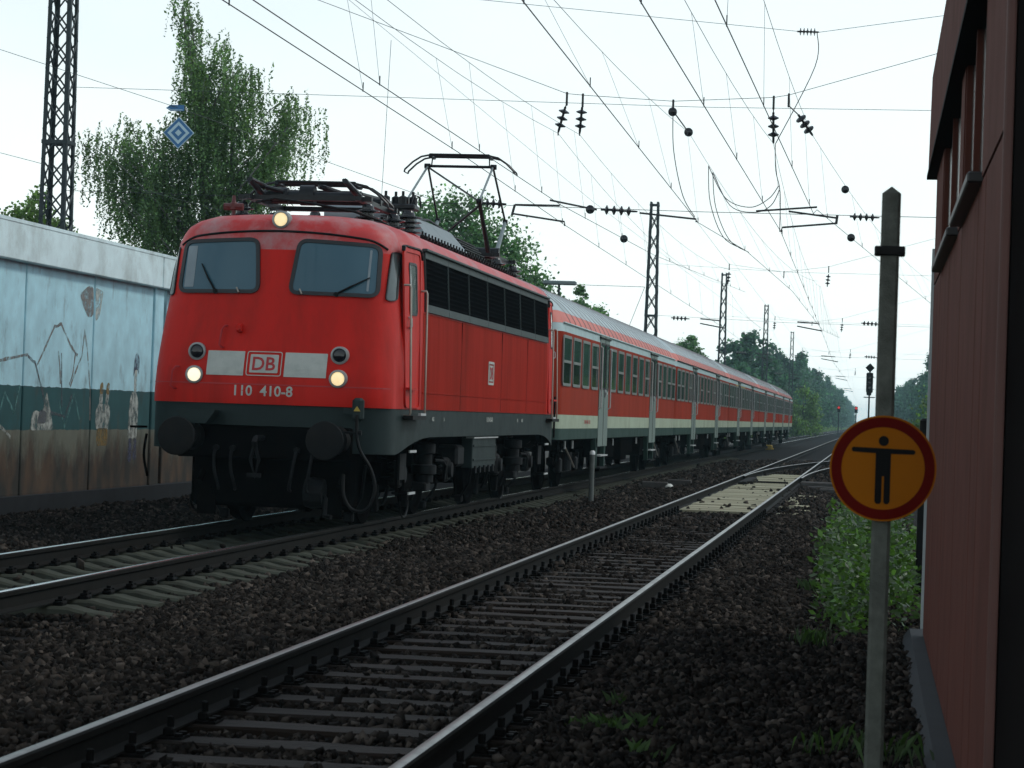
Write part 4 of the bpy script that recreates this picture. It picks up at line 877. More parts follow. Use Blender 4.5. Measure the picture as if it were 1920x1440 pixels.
# ================================================================ MASTS, SIGNS, OVERHEAD LINE
def lattice_mast(label, x, y, h, w0, w1, zb, braces_separate, pitch, group='lattice masts beside the line'):
    t = thing('lattice_mast', label, 'mast', (x, y, zb), 0, group)
    wz = lambda z: w0+(w1-w0)*z/h
    for sx in (-1, 1):
        for sy in (-1, 1):
            mb = MB(); th = .10
            prof = [(0, 0), (th, 0), (th, .015), (.015, .015), (.015, th), (0, th)]
            vs = []
            for z in (0, h):
                w = wz(z)/2; vs += [(sx*(w-a), sy*(w-b), z) for a, b in prof]
            mb.add(vs, [(i, (i+1) % 6, 6+(i+1) % 6, 6+i) for i in range(6)]+[(0, 1, 2, 3, 4, 5), (11, 10, 9, 8, 7, 6)]); mb.build('mast_leg', MASTM, t)
    z = .2; lac = MB(); k = 0
    while z+pitch < h:
        a, b = wz(z)/2-.01, wz(z+pitch)/2-.01
        for face in range(4):
            for d in (-1, 1):
                p0, p1 = Vector((-d*a, -a, z)), Vector((d*b, -b, z+pitch)); m_ = Matrix.Rotation(face*math.pi/2, 3, 'Z')
                tgt = MB() if braces_separate else lac
                tgt.tube([m_ @ p0, m_ @ p1], .022, 4)
                if braces_separate: tgt.build('brace', MASTM, t)
        z += pitch; k += 1
    if not braces_separate: lac.build('lacing', MASTM, t)
    for zz in (h-.15, h*.55, h*.32):
        w = wz(zz); mb = MB(); mb.box((0, -w/2, zz), (w+.02, .03, .09)); mb.box((0, w/2, zz), (w+.02, .03, .09)); mb.box((-w/2, 0, zz), (.03, w+.02, .09)); mb.box((w/2, 0, zz), (.03, w+.02, .09)); mb.build('mast_collar', MASTM, t)
    return t
HY = [55., 114.8, 170.2, 239, 318]
m0 = lattice_mast('tall dark lattice mast behind the pale blue wall at the left', -19.33, 55., 14.2, .72, .52, -.3, True, .72)
lattice_mast('lattice mast rising behind the first coach, nearest of the far four', -10.55, 114.8, 12.1, .78, .42, -.3, False, .95)
lattice_mast('second lattice mast behind the coaches, between two thinner ones', -10.55, 170.2, 12.2, .70, .40, -.3, False, .95)
lattice_mast('third lattice mast against the start of the trees', -10.55, 239, 13.4, .68, .42, -.3, False, 1.0)
lattice_mast('farthest and thinnest lattice mast standing in front of the trees', -10.55, 318, 13.8, .68, .42, -.3, False, 1.0)

def sag(p0, p1, s, n=14):
    p0, p1 = Vector(p0), Vector(p1); return [p0.lerp(p1, i/n)-Vector((0, 0, s*4*(i/n)*(1-i/n))) for i in range(n+1)]
def hs_ins(parent, p0, p1, r_=.085, k=3):
    """string insulator between two points"""
    mb = MB(); p0, p1 = Vector(p0), Vector(p1); d = p1-p0; L0 = d.length; q = d.to_track_quat('Z', 'Y')
    pr2 = insulator_profile(L0, r_, k); n = 12; vs = []
    for rad, h in pr2:
        for i in range(n): t = 2*math.pi*i/n; vs.append(p0+q @ Vector((rad*math.cos(t)*(1 if rad > r_*.6 else .45), rad*math.sin(t)*(1 if rad > r_*.6 else .45), h)))
    mb.add(vs, [(i*n+j, i*n+(j+1) % n, (i+1)*n+(j+1) % n, (i+1)*n+j) for i in range(len(pr2)-1) for j in range(n)])
    return mb.build('insulator', INSUL, parent, smooth=40)
def headspan(Y, xl, hang, label, top=10.9, det=True):
    t = thing('headspan', label, 'overhead wiring', (0, Y, 0), 0, 'cross spans carrying the overhead lines')
    xr = 12.
    # two head wires from mast to mast with the hangers as knots
    k = [(xl, top+2.2)]+[(x, z) for x, z in hang]+[(xr, top+2.2)]
    for dz in (0,):
        mb = MB(); mb.tube([(x, 0, z+dz) for x, z in k], .007, 4, False); mb.build('head_wire', WIREL, t)
    mb = MB(); mb.tube([(xl, 0, 11.9), (-1.9, .3, 10.4)], .006, 4, False); mb.tube([(-1.5, .3, 10.38), (xr, 0, 12.3)], .006, 4, False); mb.build('head_wire', WIREL, t) if det else None
    mb = MB(); mb.tube([(xl, 0, 8.85), (-4, .05, 8.60), (xr, 0, 8.6)], .006, 4, False); mb.build('steady_wire', WIREL, t)
    mb = MB(); mb.tube([(xl, 0, 6.38), (-4, .05, 6.20), (xr, 0, 6.15)], .007, 4, False); mb.build('steady_wire', WIRE, t)
    for x, z in hang:
        mb = MB(); mb.box((x, 0, z-.12), (.05, .04, .32), bev=.01); mb.build('hanger_clamp', WIRE, t)
    return t
hang0 = [(-7.17, 8.86), (-6.80, 8.83), (-4.71, 8.72), (-2.42, 8.84), (-2.08, 8.9)]
h0 = headspan(55., -19.1, hang0, 'nearest cross span of wires and insulators, from the tall left mast')
hs_ins(h0, (-7.20, 0, 8.55), (-7.36, .1, 7.97), .13); hs_ins(h0, (-6.81, 0, 8.55), (-6.86, .1, 7.95), .13)
hs_ins(h0, (-2.42, 0, 8.50), (-2.40, .1, 7.80), .13); hs_ins(h0, (-1.85, 0, 8.45), (-1.52, .3, 8.02), .13)
hs_ins(h0, (-1.95, .3, 10.40), (-1.45, .3, 10.39), .09, 5)
for x, y, z in [(-4.70, -.2, 8.45), (-4.36, .3, 8.05), (-.85, 8.0, 7.55), (-.65, 7.2, 6.24), (-6.55, .05, 6.20), (-6.47, 7.0, 6.06)]:
    mb = MB(); mb.lathe([(.02, -.09), (.10, -.04), (.105, 0), (.10, .04), (.02, .09)], (x, y, z), 'Y', 14); mb.build('disc_insulator', INSUL, h0, smooth=50)
hs_ins(h0, (-6.30, .02, 6.20), (-5.45, .02, 6.17), .11, 4); hs_ins(h0, (-.62, .02, 6.16), (.05, .02, 6.15), .09, 4); hs_ins(h0, (-9.2, .02, 6.30), (-8.5, .02, 6.28), .11, 4)
def arm(parent, pts, r_=.022): mb = MB(); mb.tube(pts, r_, 6); return mb.build('steady_arm', WIRE, parent)
arm(h0, [(-8.30, 0, 6.27), (-8.36, 0, 6.02)], .03); arm(h0, [(-8.30, 0, 6.27), (-7.25, 0, 6.27)]); arm(h0, [(-8.34, 0, 6.06), (-7.13, 0, 5.90), (-7.12, 0, 5.80)])
arm(h0, [(-7.5, .1, 6.40), (-6.4, .1, 6.20)]); arm(h0, [(-5.4, 0, 6.14), (-4.1, .05, 6.03), (-4.1, .05, 5.96)])
arm(h0, [(-2.74, 0, 6.24), (-1.36, 0, 6.36)]); arm(h0, [(-2.0, 0, 6.25), (-.9, 0, 6.12)]); arm(h0, [(-.9, 0, 6.18), (-.92, 0, 5.98)], .03); arm(h0, [(-.93, 0, 6.0), (-2.13, 0, 5.88), (-2.16, 0, 5.78)])
# jumper cables
JM = [[(-4.71, 0, 8.5), (-4.68, .2, 7.6), (-4.45, .3, 6.6), (-4.15, .3, 6.1)], [(-4.22, 5.2, 7.80), (-4.16, 5.4, 6.9), (-3.85, 6.0, 6.1), (-3.38, 6.6, 5.84)], [(-4.19, 6.4, 7.76), (-4.10, 6.6, 6.9), (-3.75, 7.0, 6.1), (-3.27, 7.6, 5.83)], [(-4.22, 5.2, 7.80), (-3.7, 4.0, 6.9), (-3.0, 2.0, 6.5), (-2.5, .8, 6.6), (-2.26, .3, 6.85)], [(-4.19, 6.4, 7.76), (-3.6, 4.4, 6.75), (-2.9, 2.2, 6.4), (-2.45, .9, 6.45), (-2.24, .3, 6.75)],
      [(-2.36, .1, 7.8), (-2.33, .2, 7.2), (-2.22, .3, 6.7), (-2.2, .3, 5.8)], [(-1.5, .3, 10.4), (-1.52, .3, 9.6), (-2.35, .1, 7.8)]]
# links between the hangers and their insulators
for p in ([(-7.17, 0, 8.62), (-7.20, 0, 8.55)], [(-6.80, 0, 8.6), (-6.81, 0, 8.55)], [(-2.42, 0, 8.62), (-2.42, 0, 8.48)], [(-2.08, 0, 8.66), (-1.85, 0, 8.45)], [(-4.71, 0, 8.5), (-4.36, .3, 8.05)], [(-7.36, .1, 7.97), (-7.36, .1, 7.9)], [(-6.86, .1, 7.95), (-6.86, .1, 7.9)]): mb = MB(); mb.tube(p, .016, 5); mb.build('link', WIRE, h0)
for p in JM: mb = MB(); mb.tube(cr(p, 6), .011, 5, False); mb.build('jumper_cable', WIRE, h0, smooth=60)
for i, Y in enumerate(HY[1:]):
    h = headspan(Y, -10.3, [(-6.9, 8.9), (-4.3, 8.6), (-2.2, 8.9)], 'cross span at the %s far mast, counted from the camera' % ['first', 'second', 'third', 'last'][i], det=False)
    for x0 in (-9.6, -.6): hs_ins(h, (x0, 0, 6.28), (x0+.9, 0, 6.25), .12, 4)
    for x0 in (-6.9, -2.2): hs_ins(h, (x0, 0, 8.55), (x0-.05, .1, 7.95), .12)
    arm(h, [(-8.2, 0, 6.27), (-7.2, 0, 6.2)], .03); arm(h, [(-8.2, 0, 6.05), (-7.0, 0, 5.85)], .03); arm(h, [(-3.6, 0, 6.25), (-2.6, 0, 6.2)], .03); arm(h, [(-3.6, 0, 6.05), (-2.4, 0, 5.85)], .03)
    if i == 0:
        mb = MB(); mb.tube([(-10.9, 0, 7.72), (-16, -1, 7.7)], .012, 4, False); mb.tube([(-10.9, 0, 7.72), (-11.6, 0, 5.8)], .012, 4, False); mb.build('guy_wire', WIRE, h)

def catenary(label, con, mes, r_c=.0075, drop=True, mr=.005):
    """con / mes: knots (x,y,z) at the supports"""
    t = thing('overhead_line', label, 'overhead wire', (0, 0, 0), 0, 'overhead lines above the tracks')
    mb = MB(); mb.tube(con, r_c, 5, False); mb.build('contact_wire', WIRE, t)
    path = []
    for i in range(len(mes)-1): path += sag(mes[i], mes[i+1], mes[i][2]*0+ (mes[i+1][1]-mes[i][1])**2/(70**2)*1.05)
    mb = MB(); mb.tube(path, mr, 5, False); mb.build('messenger_wire', WIREL, t)
    if drop:
        cy = np.array(con); py = np.array([tuple(p) for p in path]); o = np.argsort(py[:, 1], kind='stable'); py = py[o]
        y = con[0][1]+3
        while y < min(con[-1][1], 210):
            a = [np.interp(y, cy[:, 1], cy[:, k]) for k in (0, 2)]; b = [np.interp(y, py[:, 1], py[:, k]) for k in (0, 2)]
            if b[1]-a[1] > .1:
                mb = MB(); mb.tube([(a[0], y, a[1]), (b[0], y, b[1])], .0028, 4, False); mb.box((a[0], y, a[1]+.05), (.014, .014, .13)); mb.build('dropper', WIREL, t)
            y += random.uniform(6.5, 8.5)
    return t
ext = lambda x: [(x+.15, 114.8, 5.75), (x-.15, 170.2, 5.75), (x+.15, 239, 5.75), (x, 318, 5.75), (x, 420, 5.75), (x, 900, 5.75)]
exm = lambda x: [(x, 114.8, 7.95), (x, 170.2, 7.95), (x, 239, 7.95), (x, 318, 7.95), (x, 420, 7.8)]
catenary('contact line over the train, the one touched by the raised pantograph', [(-7.35, -8, 5.83), (-7.10, 27, 5.82), (-7.03, 40.4, 5.815), (-7.08, 55, 5.80)]+ext(-7.03), [(-7.35, -8, 7.95), (-7.36, 55.1, 7.95)]+exm(-7.03))
catenary('second parallel contact line just right of the one over the train', [(-7.0, -8, 5.80), (-6.72, 27, 5.80), (-6.58, 50, 5.85), (-6.4, 70, 6.2), (-6.1, 114.8, 7.6)], [(-6.9, -8, 7.95), (-6.86, 55.1, 7.93), (-6.4, 114.8, 8.6)])
catenary('thick contact line crossing between the two tracks overhead', [(-3.68, -8, 5.80), (-3.78, 25, 5.80), (-4.05, 55, 5.95), (-3.3, 62, 5.82), (-2.7, 80, 5.80), (-2.4, 114.8, 5.9), (-2.3, 170, 7.5)], [(-5.2, -8, 8.2), (-4.36, 55.3, 8.05), (-2.7, 114.8, 8.2)])
catenary('contact line above the near track, in the middle of the sky', [(-2.85, -8, 5.80), (-2.53, 25, 5.80), (-2.16, 55, 5.78)]+ext(-2.55), [(-3.1, -8, 7.95), (-2.40, 55.1, 7.80)]+exm(-2.55))
catenary('rightmost contact line, running towards the shed', [(-2.4, -8, 5.80), (-1.74, 25, 5.80), (-1.36, 52, 5.95), (-1.36, 55, 6.3), (4.5, 114.8, 5.8), (9, 170, 5.8)], [(-1.9, -8, 8.1), (-1.52, 55.3, 8.02), (3.5, 114.8, 8.0), (8, 170, 8)])
# feeder wires over the wall side
fw = thing('feeder_wires', 'thin feeder wires slanting behind the left mast', 'overhead wire', (0, 0, 0))
for p in ([(-24, 48, 10.4), (-14.9, 50, 7.75), (-9, 54, 5.9)], [(-24, 50, 7.9), (-15, 54, 5.9)], [(-14, 20, 8.2), (-12.4, 52, 11.0), (-9.4, 80, 8.6), (-6.8, 150, 7.2)]): mb = MB(); mb.tube([Vector(q) for q in p], .006, 4, False); mb.build('feeder_wire', WIREL, fw)
mb = MB(); mb.tube([(-11.35, 55, 10.05), (-11.45, 55, 6.3)], .006, 4, False); mb.build('hanger_wire', WIREL, fw)
# blue diamond signal hanging from the wire
bs = thing('catenary_signal', 'blue and white diamond signal plate with a small arrow plate above', 'signal', (-14.9, 50, 7.22))
dq = lambda r_: [(0, -r_), (r_, 0), (0, r_), (-r_, 0)]
def yplate(name, poly, y0, y1, m, parent): mb = MB(); mb.prism(poly, lambda a, b, t: (a, t, b), y0, y1); return mb.build(name, m, parent)
bp_ = yplate('diamond_plate', dq(.345), -.012, .012, WHITES, bs)
for r_, m_, d in ((.325, BLUES, .015), (.245, WHITES, .018), (.165, BLUES, .021), (.075, WHITES, .024)): yplate('diamond_stripe', dq(r_), -d, -d+.002, m_, bp_)
yplate('arrow_plate', [(-.30, .53), (-.20, .47), (.10, .47), (.10, .60), (-.20, .60)], -.012, .012, BLUES, bs)
yplate('arrow_edge', [(-.27, .53), (-.19, .485), (.08, .485), (.08, .50), (-.185, .50), (-.24, .53)], -.015, -.013, WHITES, bs)
mb = MB(); mb.tube([(0, 0, .33), (0, 0, .62)], .012); mb.build('hanger', WIRE, bs)
# light signals
sg = thing('light_signal', 'dark colour light signal with diamond plate beside the sign post', 'signal', (-.15, 150, -.3))
mb = MB(); mb.box((0, 0, 4.4), (.42, .22, 1.25), bev=.05); mb.box((-.02, -.02, 3.75), (.3, .2, .25)); mb.build('signal_head', BLACK, sg)
for k in range(3): mb = MB(); mb.lathe([(.07, -.14), (.07, 0)], (0, -.06, 4.1+k*.3), 'Y', 12); mb.build('signal_lens', LAMPOFF, sg)
yplate('diamond_plate', [(a, b+5.32) for a, b in dq(.29)], -.02, .02, BLACK, sg)
mb = MB(); mb.tube([(0, .05, 0), (0, .05, 5.1)], .055, 8); mb.tube([(-.35, .1, 3.5), (.35, .1, 3.5)], .03); mb.build('signal_post', MASTM, sg)
for i, (x, y) in enumerate([(-4.55, 345), (-2.1, 345)]):
    s2 = thing('light_signal', ['red lit signal far down the line, left of two', 'red lit signal far down the line, right of two'][i], 'signal', (x, y, -.3), 0, 'red signals far down the line')
    mb = MB(); mb.box((0, 0, 4.0), (.42, .25, .9), bev=.05); mb.build('signal_head', BLACK, s2); mb = MB(); mb.lathe([(.17, -.03), (.17, 0)], (0, -.13, 4.2), 'Y', 14); mb.build('signal_lens', REDL, s2)
    mb = MB(); mb.tube([(0, 0, 0), (0, 0, 3.5)], .08); mb.build('signal_post', MASTM, s2)
# platform lamp above the coach
pl = thing('platform_lamp', 'long grey fluorescent lamp on a thin post above the first coach', 'lamp', (-9.15, 70, -.3))
mb = MB(); mb.box((0, 0, 5.62), (.98, .28, .12), bev=.03); mb.build('lamp_housing', mat('lamp_grey', (.14, .18, .18), .5), pl); mb = MB(); mb.tube([(-.02, 0, 0), (-.02, 0, 5.56)], .035, 8); mb.build('lamp_post', MASTM, pl)
# marker post
mp_ = thing('marker_post', 'short white topped marker post beside the train', 'post', (-5.28, 46.1, -.28))
mb = MB(); mb.lathe([(.05, 0), (.05, 1.0)], n=12); mb.build('post', mat('marker_grey', (.10, .11, .10), .7, var=.2, scale=10), mp_, smooth=40); mb = MB(); mb.lathe([(.054, .98), (.054, 1.03), (.03, 1.06)], n=12); mb.build('cap', mat('marker_white', (.7, .7, .68), .5), mp_, smooth=40)
for i, (x, y, rz, lab) in enumerate([(-4.98, 56.6, .05, 'low dark timber lying in the ballast, left of two'), (-4.62, 59.3, .0, 'low dark timber lying in the ballast, right of two')]):
    mb = MB(); mb.box((0, 0, 0), (.60, .25, .20), bev=.015); o = tag(mb.build('timber', TIMBER), lab, 'timber', 'timbers between the tracks'); o.location = (x, y, -.15); o.rotation_euler.z = rz
for i, (x, y, lab) in enumerate([(-4.70, 57.2, 'small white stone lying in front of the timbers'), (-4.62, 56.3, 'white stone lying beside the left timber')]):
    mb = MB(); mb.lathe([(.03, -.05), (.09, -.02), (.10, .02), (.05, .06)], n=7); o = tag(mb.build('white_stone', mat('white_stone', (.6, .6, .55), .8)), lab, 'stone', 'white stones'); o.location = (x, y, -.16)
yb = thing('rail_contact_box', 'small yellow box fixed beside the rail near the tail of the train', 'trackside box', (-6.2, 150, -.25))
mb = MB(); mb.box((0, 0, .15), (.45, .5, .3), bev=.05); mb.tube([(-.3, 0, .2), (.3, 0, .05)], .06); mb.build('box', YEL, yb)

# ================================================================ SIGN POST
sp = thing('warning_sign', 'orange round sign with red rim and figure on a concrete post', 'sign', (.052, 9.45, 0))
mb = MB(); w = .0365; ch = .012
vs = []; lv_ = [(-.6, 1), (2.335, 1)]
pl8 = [(-w+ch, -w), (w-ch, -w), (w, -w+ch), (w, w-ch), (w-ch, w), (-w+ch, w), (-w, w-ch), (-w, -w+ch)]
for z, k in lv_: vs += [(a*k, b*k, z) for a, b in pl8]
vs.append((0, 0, 2.365)); mb.add(vs, [(i, (i+1) % 8, 8+(i+1) % 8, 8+i) for i in range(8)]+[(8+i, 8+(i+1) % 8, 16) for i in range(8)]); mb.build('post', POSTC, sp)
mb = MB(); mb.box((0, -.002, 2.112), (.118, .09, .036), bev=.004)
for s in (-1, 1): mb.lathe([(.009, -.012), (.009, 0)], (s*.049, -.047, 2.112), 'Y', 6)
mb.build('clamp_band', BLACK, sp)
disc = lambda r_, n=64: [(r_*math.cos(2*math.pi*i/n), 1.27+r_*math.sin(2*math.pi*i/n)) for i in range(n)]
sf = ob('sign_face', None, sp, (0, 0, 0))
yplate('disc', disc(.204), -.056, -.048, SIGNO, sf)
n = 64; mb = MB(); mb.ring(disc(.197), disc(.159), lambda a, b, off: (a, -.0575-off, b), 0, .001); mb.build('red_rim', SIGNR, sf)
fg = [(-.032, .077), (-.035, .060), (-.118, .070), (-.124, .076), (-.124, .084), (-.118, .090), (.118, .080), (.124, .074), (.124, .066), (.118, .060), (.032, .060), (.032, -.128), (.026, -.138), (.012, -.138), (.006, -.130), (.006, -.025), (-.002, -.025), (-.002, -.130), (-.008, -.138), (-.024, -.138), (-.030, -.128)]
fg = [(-.029, .058), (-.116, .062), (-.121, .067), (-.121, .076), (-.115, .080), (.115, .075), (.121, .070), (.121, .062), (.115, .057), (.029, .057), (.029, -.128), (.022, -.137), (.011, -.137), (.005, -.129), (.005, -.03), (-.003, -.03), (-.003, -.129), (-.009, -.137), (-.022, -.137), (-.029, -.128)]
yplate('figure', [(a, b+1.27) for a, b in fg], -.0585, -.0572, SIGNB, sf)
yplate('figure_head', [(.0195*math.cos(2*math.pi*i/24), 1.27+.106+.0195*math.sin(2*math.pi*i/24)) for i in range(24)], -.0585, -.0572, SIGNB, sf)
for z in (1.18, 1.36): mb = MB(); mb.box((0, 0, z), (.10, .092, .03)); mb.build('bracket', BLACK, sp)

# ================================================================ SHED AT THE RIGHT
sh = thing('trackside_shed', 'brown red clad shed with overhanging roof at the right edge', 'shed', (0, 0, 0))
SX, Y0, Y1 = .45, 8.95, 19.0
mb = MB(); mb.box(((SX+4)/2+.03, (Y0+Y1)/2+.02, 1.6), (4-SX-.02, Y1-Y0-.10, 3.55)); mb.build('shed_core', SHEDD, sh)
pj_ = [8.96, 10.35, 11.05, 13.05, 15.1, 17.1, 18.93]
for i in range(6):
    mb = MB(); mb.box((SX+.015, (pj_[i]+pj_[i+1])/2, 1.18), (.03, pj_[i+1]-pj_[i]-.03, 2.70), bev=.008); mb.build('cladding_panel', SHED, sh)
for a, b in ((8.96, 10.75), (13.2, 13.75), (17.1, 18.93)):
    mb = MB(); mb.box((SX+.013, (a+b)/2, 3.0), (.03, b-a-.01, .92)); mb.build('cladding_panel', SHED, sh)
for a, b in ((10.75, 13.2), (13.75, 17.1)):
    mb = MB(); mb.box((SX+.045, (a+b)/2, 2.97), (.02, b-a, .86)); wn = mb.build('window', mat('shed_glass', (.035, .045, .043), .15, var=.2), sh)
    mb = MB(); mb.box((SX-.02, (a+b)/2, 2.545), (.09, b-a-.05, .05), bev=.008); mb.build('window_sill', SHEDS, wn)
    for yy in (a+.03, b-.03, (a+b)/2): mb = MB(); mb.box((SX+.03, yy, 2.98), (.05, .06, .85)); mb.build('window_frame', SHED, wn)
mb = MB(); mb.box((SX+.012, Y0-.012, 1.6), (.034, .04, 3.55), bev=.008); mb.build('corner_post', SHEDE, sh)
mb = MB(); mb.box((SX-.002, Y1-.02, 1.35), (.035, .06, 2.95)); mb.build('corner_trim', SHEDW, sh)
mb = MB(); rp2 = [(.385, 3.42), (.395, 4.20), (.42, 4.35), (.54, 4.95), (1.0, 5.6), (4.2, 5.7), (4.2, 3.42)]
mb.prism(rp2, lambda a, b, t: (a, t, b), Y0-.25, Y1+.25); mb.build('overhanging_roof', SHED, sh)
mb = MB(); mb.box((2.3, (Y0+Y1)/2, 3.405), (3.85, Y1-Y0+.5, .03)); mb.build('soffit', SHEDD, sh)
mb = MB(); pp = [(.30, -.5), (.30, -.26), (.36, -.18), (4, -.18), (4, -.5)]; mb.prism(pp, lambda a, b, t: (a, t, b), Y0-.3, Y1+.6); mb.build('plinth', PLINTH, sh)
mb = MB(); mb.box((.54, 24.5, .6), (.10, .2, 1.85), bev=.02); tag(mb.build('dark_post', BLACK), 'black post just behind the shed corner', 'post')

# ================================================================ PLANTS
def leaf_mesh(name, C, size, m, up=.25, aspect=.62, jitter=1.0, dirs=None):
    """one small folded rhombus (2 tris) per centre"""
    C = np.asarray(C); n = len(C); s = size*rng.uniform(.6, 1.3, n)
    a = rng.normal(0, 1, (n, 3)) if dirs is None else dirs+rng.normal(0, .45, (n, 3)); a /= np.linalg.norm(a, axis=1)[:, None]
    b = rng.normal(0, 1, (n, 3)); b[:, 2] *= up; b -= a*(a*b).sum(1)[:, None]; b /= np.linalg.norm(b, axis=1)[:, None]
    V = np.stack([C-a*s[:, None]/2, C+b*(s*aspect/2)[:, None], C+a*s[:, None]/2, C-b*(s*aspect/2)[:, None]], 1)
    return fast_mesh(name, V.reshape(-1, 3), np.arange(4*n).reshape(n, 4), m)
def limb(mb, p0, p1, r0_, r1_, bend=.1, n=5):
    p0, p1 = Vector(p0), Vector(p1); L0 = (p1-p0).length; off = Vector((random.gauss(0, bend), random.gauss(0, bend), abs(random.gauss(0, bend))))*L0
    pts = [p0.lerp(p1, i/n)+off*4*(i/n)*(1-i/n)*.5 for i in range(n+1)]; mb.tube(pts, [r0_+(r1_-r0_)*i/n for i in range(n+1)], 6); return pts
def birch():
    t = thing('birch_tree', 'tall weeping birch with drooping twigs behind the blue wall', 'tree', (-17.5, 62, -.3))
    mbk = MB(); trunk = [(0, 0, 0), (.05, 0, 3), (-.1, .1, 6), (-.35, 0, 8.5), (-.75, 0, 11), (-1.0, 0, 12.3)]; mbk.tube(trunk, [.22, .19, .15, .10, .05, .02], 8)
    mbk.tube([(.05, .2, 2.5), (.5, .3, 6), (.45, .2, 9), (.4, .2, 10.6)], [.13, .1, .06, .02], 6)
    px = lambda a, b: ((a-413)/72.6, 12.45-(b-0)/72.6)
    tips = [(338, 5), (350, 45), (365, 95), (375, 130), (395, 150), (430, 95), (438, 130), (415, 190), (380, 210), (352, 190), (470, 150), (492, 145), (500, 190), (455, 210), (560, 215), (585, 205), (605, 225), (575, 250), (540, 265), (520, 290), (330, 270), (300, 285), (320, 330), (290, 350), (200, 265), (175, 280), (225, 240), (160, 300), (240, 290), (262, 310), (215, 320), (245, 350), (400, 270), (440, 290), (480, 260), (360, 320), (420, 340), (470, 340), (510, 330), (390, 390), (340, 390), (300, 400), (270, 390), (440, 400), (490, 390), (540, 330), (350, 250), (410, 240), (450, 330), (260, 420), (240, 400), (320, 430), (380, 440), (430, 440), (470, 430)]
    P = []
    for a, b in tips:
        for rep in range(2):
            x, z = px(a+random.uniform(-6, 6), b+random.uniform(-4, 8)); z += .3; y = random.uniform(-1.3, 1.3)*(.35 if b < 150 else 1)
            fi = max(.12, min(.93, (z-1.8-.55*abs(x))/12)); zt = fi*12.2; xt = np.interp(zt, [0, 3, 6, 8.5, 11, 12.3], [0, .05, -.1, -.35, -.75, -1.0])
            if rep == 0: limb(mbk, (xt, 0, zt), (x, y, z), .035, .008, .12)
            br_ = [Vector((xt, 0, zt)).lerp(Vector((x, y, z)), q) for q in (.6, .75, .88, .95, 1.0)]
            for bp2 in br_:
                for st in range(5):
                    q = bp2+Vector((random.gauss(0, .16), random.gauss(0, .25), random.gauss(0, .10))); L0 = random.uniform(.6, 2.0) if b > 60 else random.uniform(.3, 1.1)
                    k = int(L0*21); tt = np.linspace(0, 1, k); dr = random.uniform(-.2, .2); dy_ = random.uniform(-.2, .2)
                    P.append(np.c_[q.x+dr*tt+rng.normal(0, .026, k), q.y+dy_*tt+rng.normal(0, .026, k), q.z-L0*tt+.12*np.sin(tt*3)])
    P = np.vstack(P); mbk.build('trunk', BIRCHB, t, smooth=50)
    ob('crown', leaf_mesh('crown', P, .10, LEAFB, up=.5, aspect=.55), t); print('birch leaves', len(P))
birch()
def broadleaf(label, x, y, h, lobes, m, n, size, group=None, name='broadleaf_tree', zb=-.3):
    t = thing(name, label, 'tree', (x, y, zb), 0, group); mbk = MB(); mbk.tube([(0, 0, 0), (.05, 0, h*.4), (0, .05, h*.75)], [h*.022, h*.016, h*.005], 8)
    P = []; tot = sum(l[3]**2 for l in lobes)
    for lx, ly, lz, lr in lobes:
        limb(mbk, (0, 0, min(lz*.7, h*.5)), (lx, ly, lz), h*.008, h*.002)
        k = int(n*lr*lr/tot); sub = max(5, int(k/170)); d = rng.normal(0, 1, (sub, 3)); d /= np.linalg.norm(d, axis=1)[:, None]
        cs = np.array([lx, ly, lz])+d*lr*rng.uniform(.55, 1.08, (sub, 1))*np.array([1, 1, .85]); i = rng.integers(0, sub, k)
        P.append(cs[i]+rng.normal(0, lr*.25, (k, 3)))
    mbk.build('trunk', BARK, t); ob('crown', leaf_mesh('crown', np.vstack(P), size, m, up=.6, aspect=.8), t); return t
broadleaf('round green tree behind the locomotive roof and raised pantograph', -15.8, 92, 10.5, [(-1.2, 0, 8.5, 1.4), (-.1, 0, 8.9, 1.2), (.9, 0, 8.0, 1.3), (1.7, 0, 7.1, 1.3), (2.4, 0, 6.1, 1.0), (-2.0, 0, 7.5, 1.2), (0, 0, 6.7, 2.0), (-1.5, 0, 6.1, 1.6), (1.4, 0, 5.5, 1.6), (2.3, 0, 4.8, 1.0)], LEAFO, 34000, .15)
broadleaf('light green young tree between locomotive roof and first coach', -12.6, 84, 6.5, [(0, 0, 5.0, .9), (.5, 0, 4.2, .9), (-.5, 0, 4.4, .8), (.3, 0, 3.4, 1.0)], LEAFL, 7000, .13)
broadleaf('small tree with upright tips above the first coach roof', -12.9, 106, 7, [(0, 0, 6.6, .55), (-.8, 0, 6.2, .65), (.6, 0, 5.9, .7), (-.1, 0, 5.4, .9), (.1, 0, 7.3, .3), (.9, 0, 5.2, .6)], LEAFO, 8000, .14)
broadleaf('small pale tree peeping over the second coach roof', -13.0, 172, 8.5, [(0, 0, 6.8, .8), (.5, 0, 6.0, .7), (-.4, 0, 5.9, .8), (.1, 0, 7.4, .45)], LEAFO, 4500, .15)
broadleaf('yellow green shrub top behind the wall at the left edge', -20.45, 58, 6.8, [(0, 0, 5.6, .6), (-.5, 0, 6.3, .6), (-.9, .2, 5.6, .8), (.5, 0, 5.2, .55), (-.2, 0, 5.0, .9)], LEAFL, 9000, .11, name='shrub')
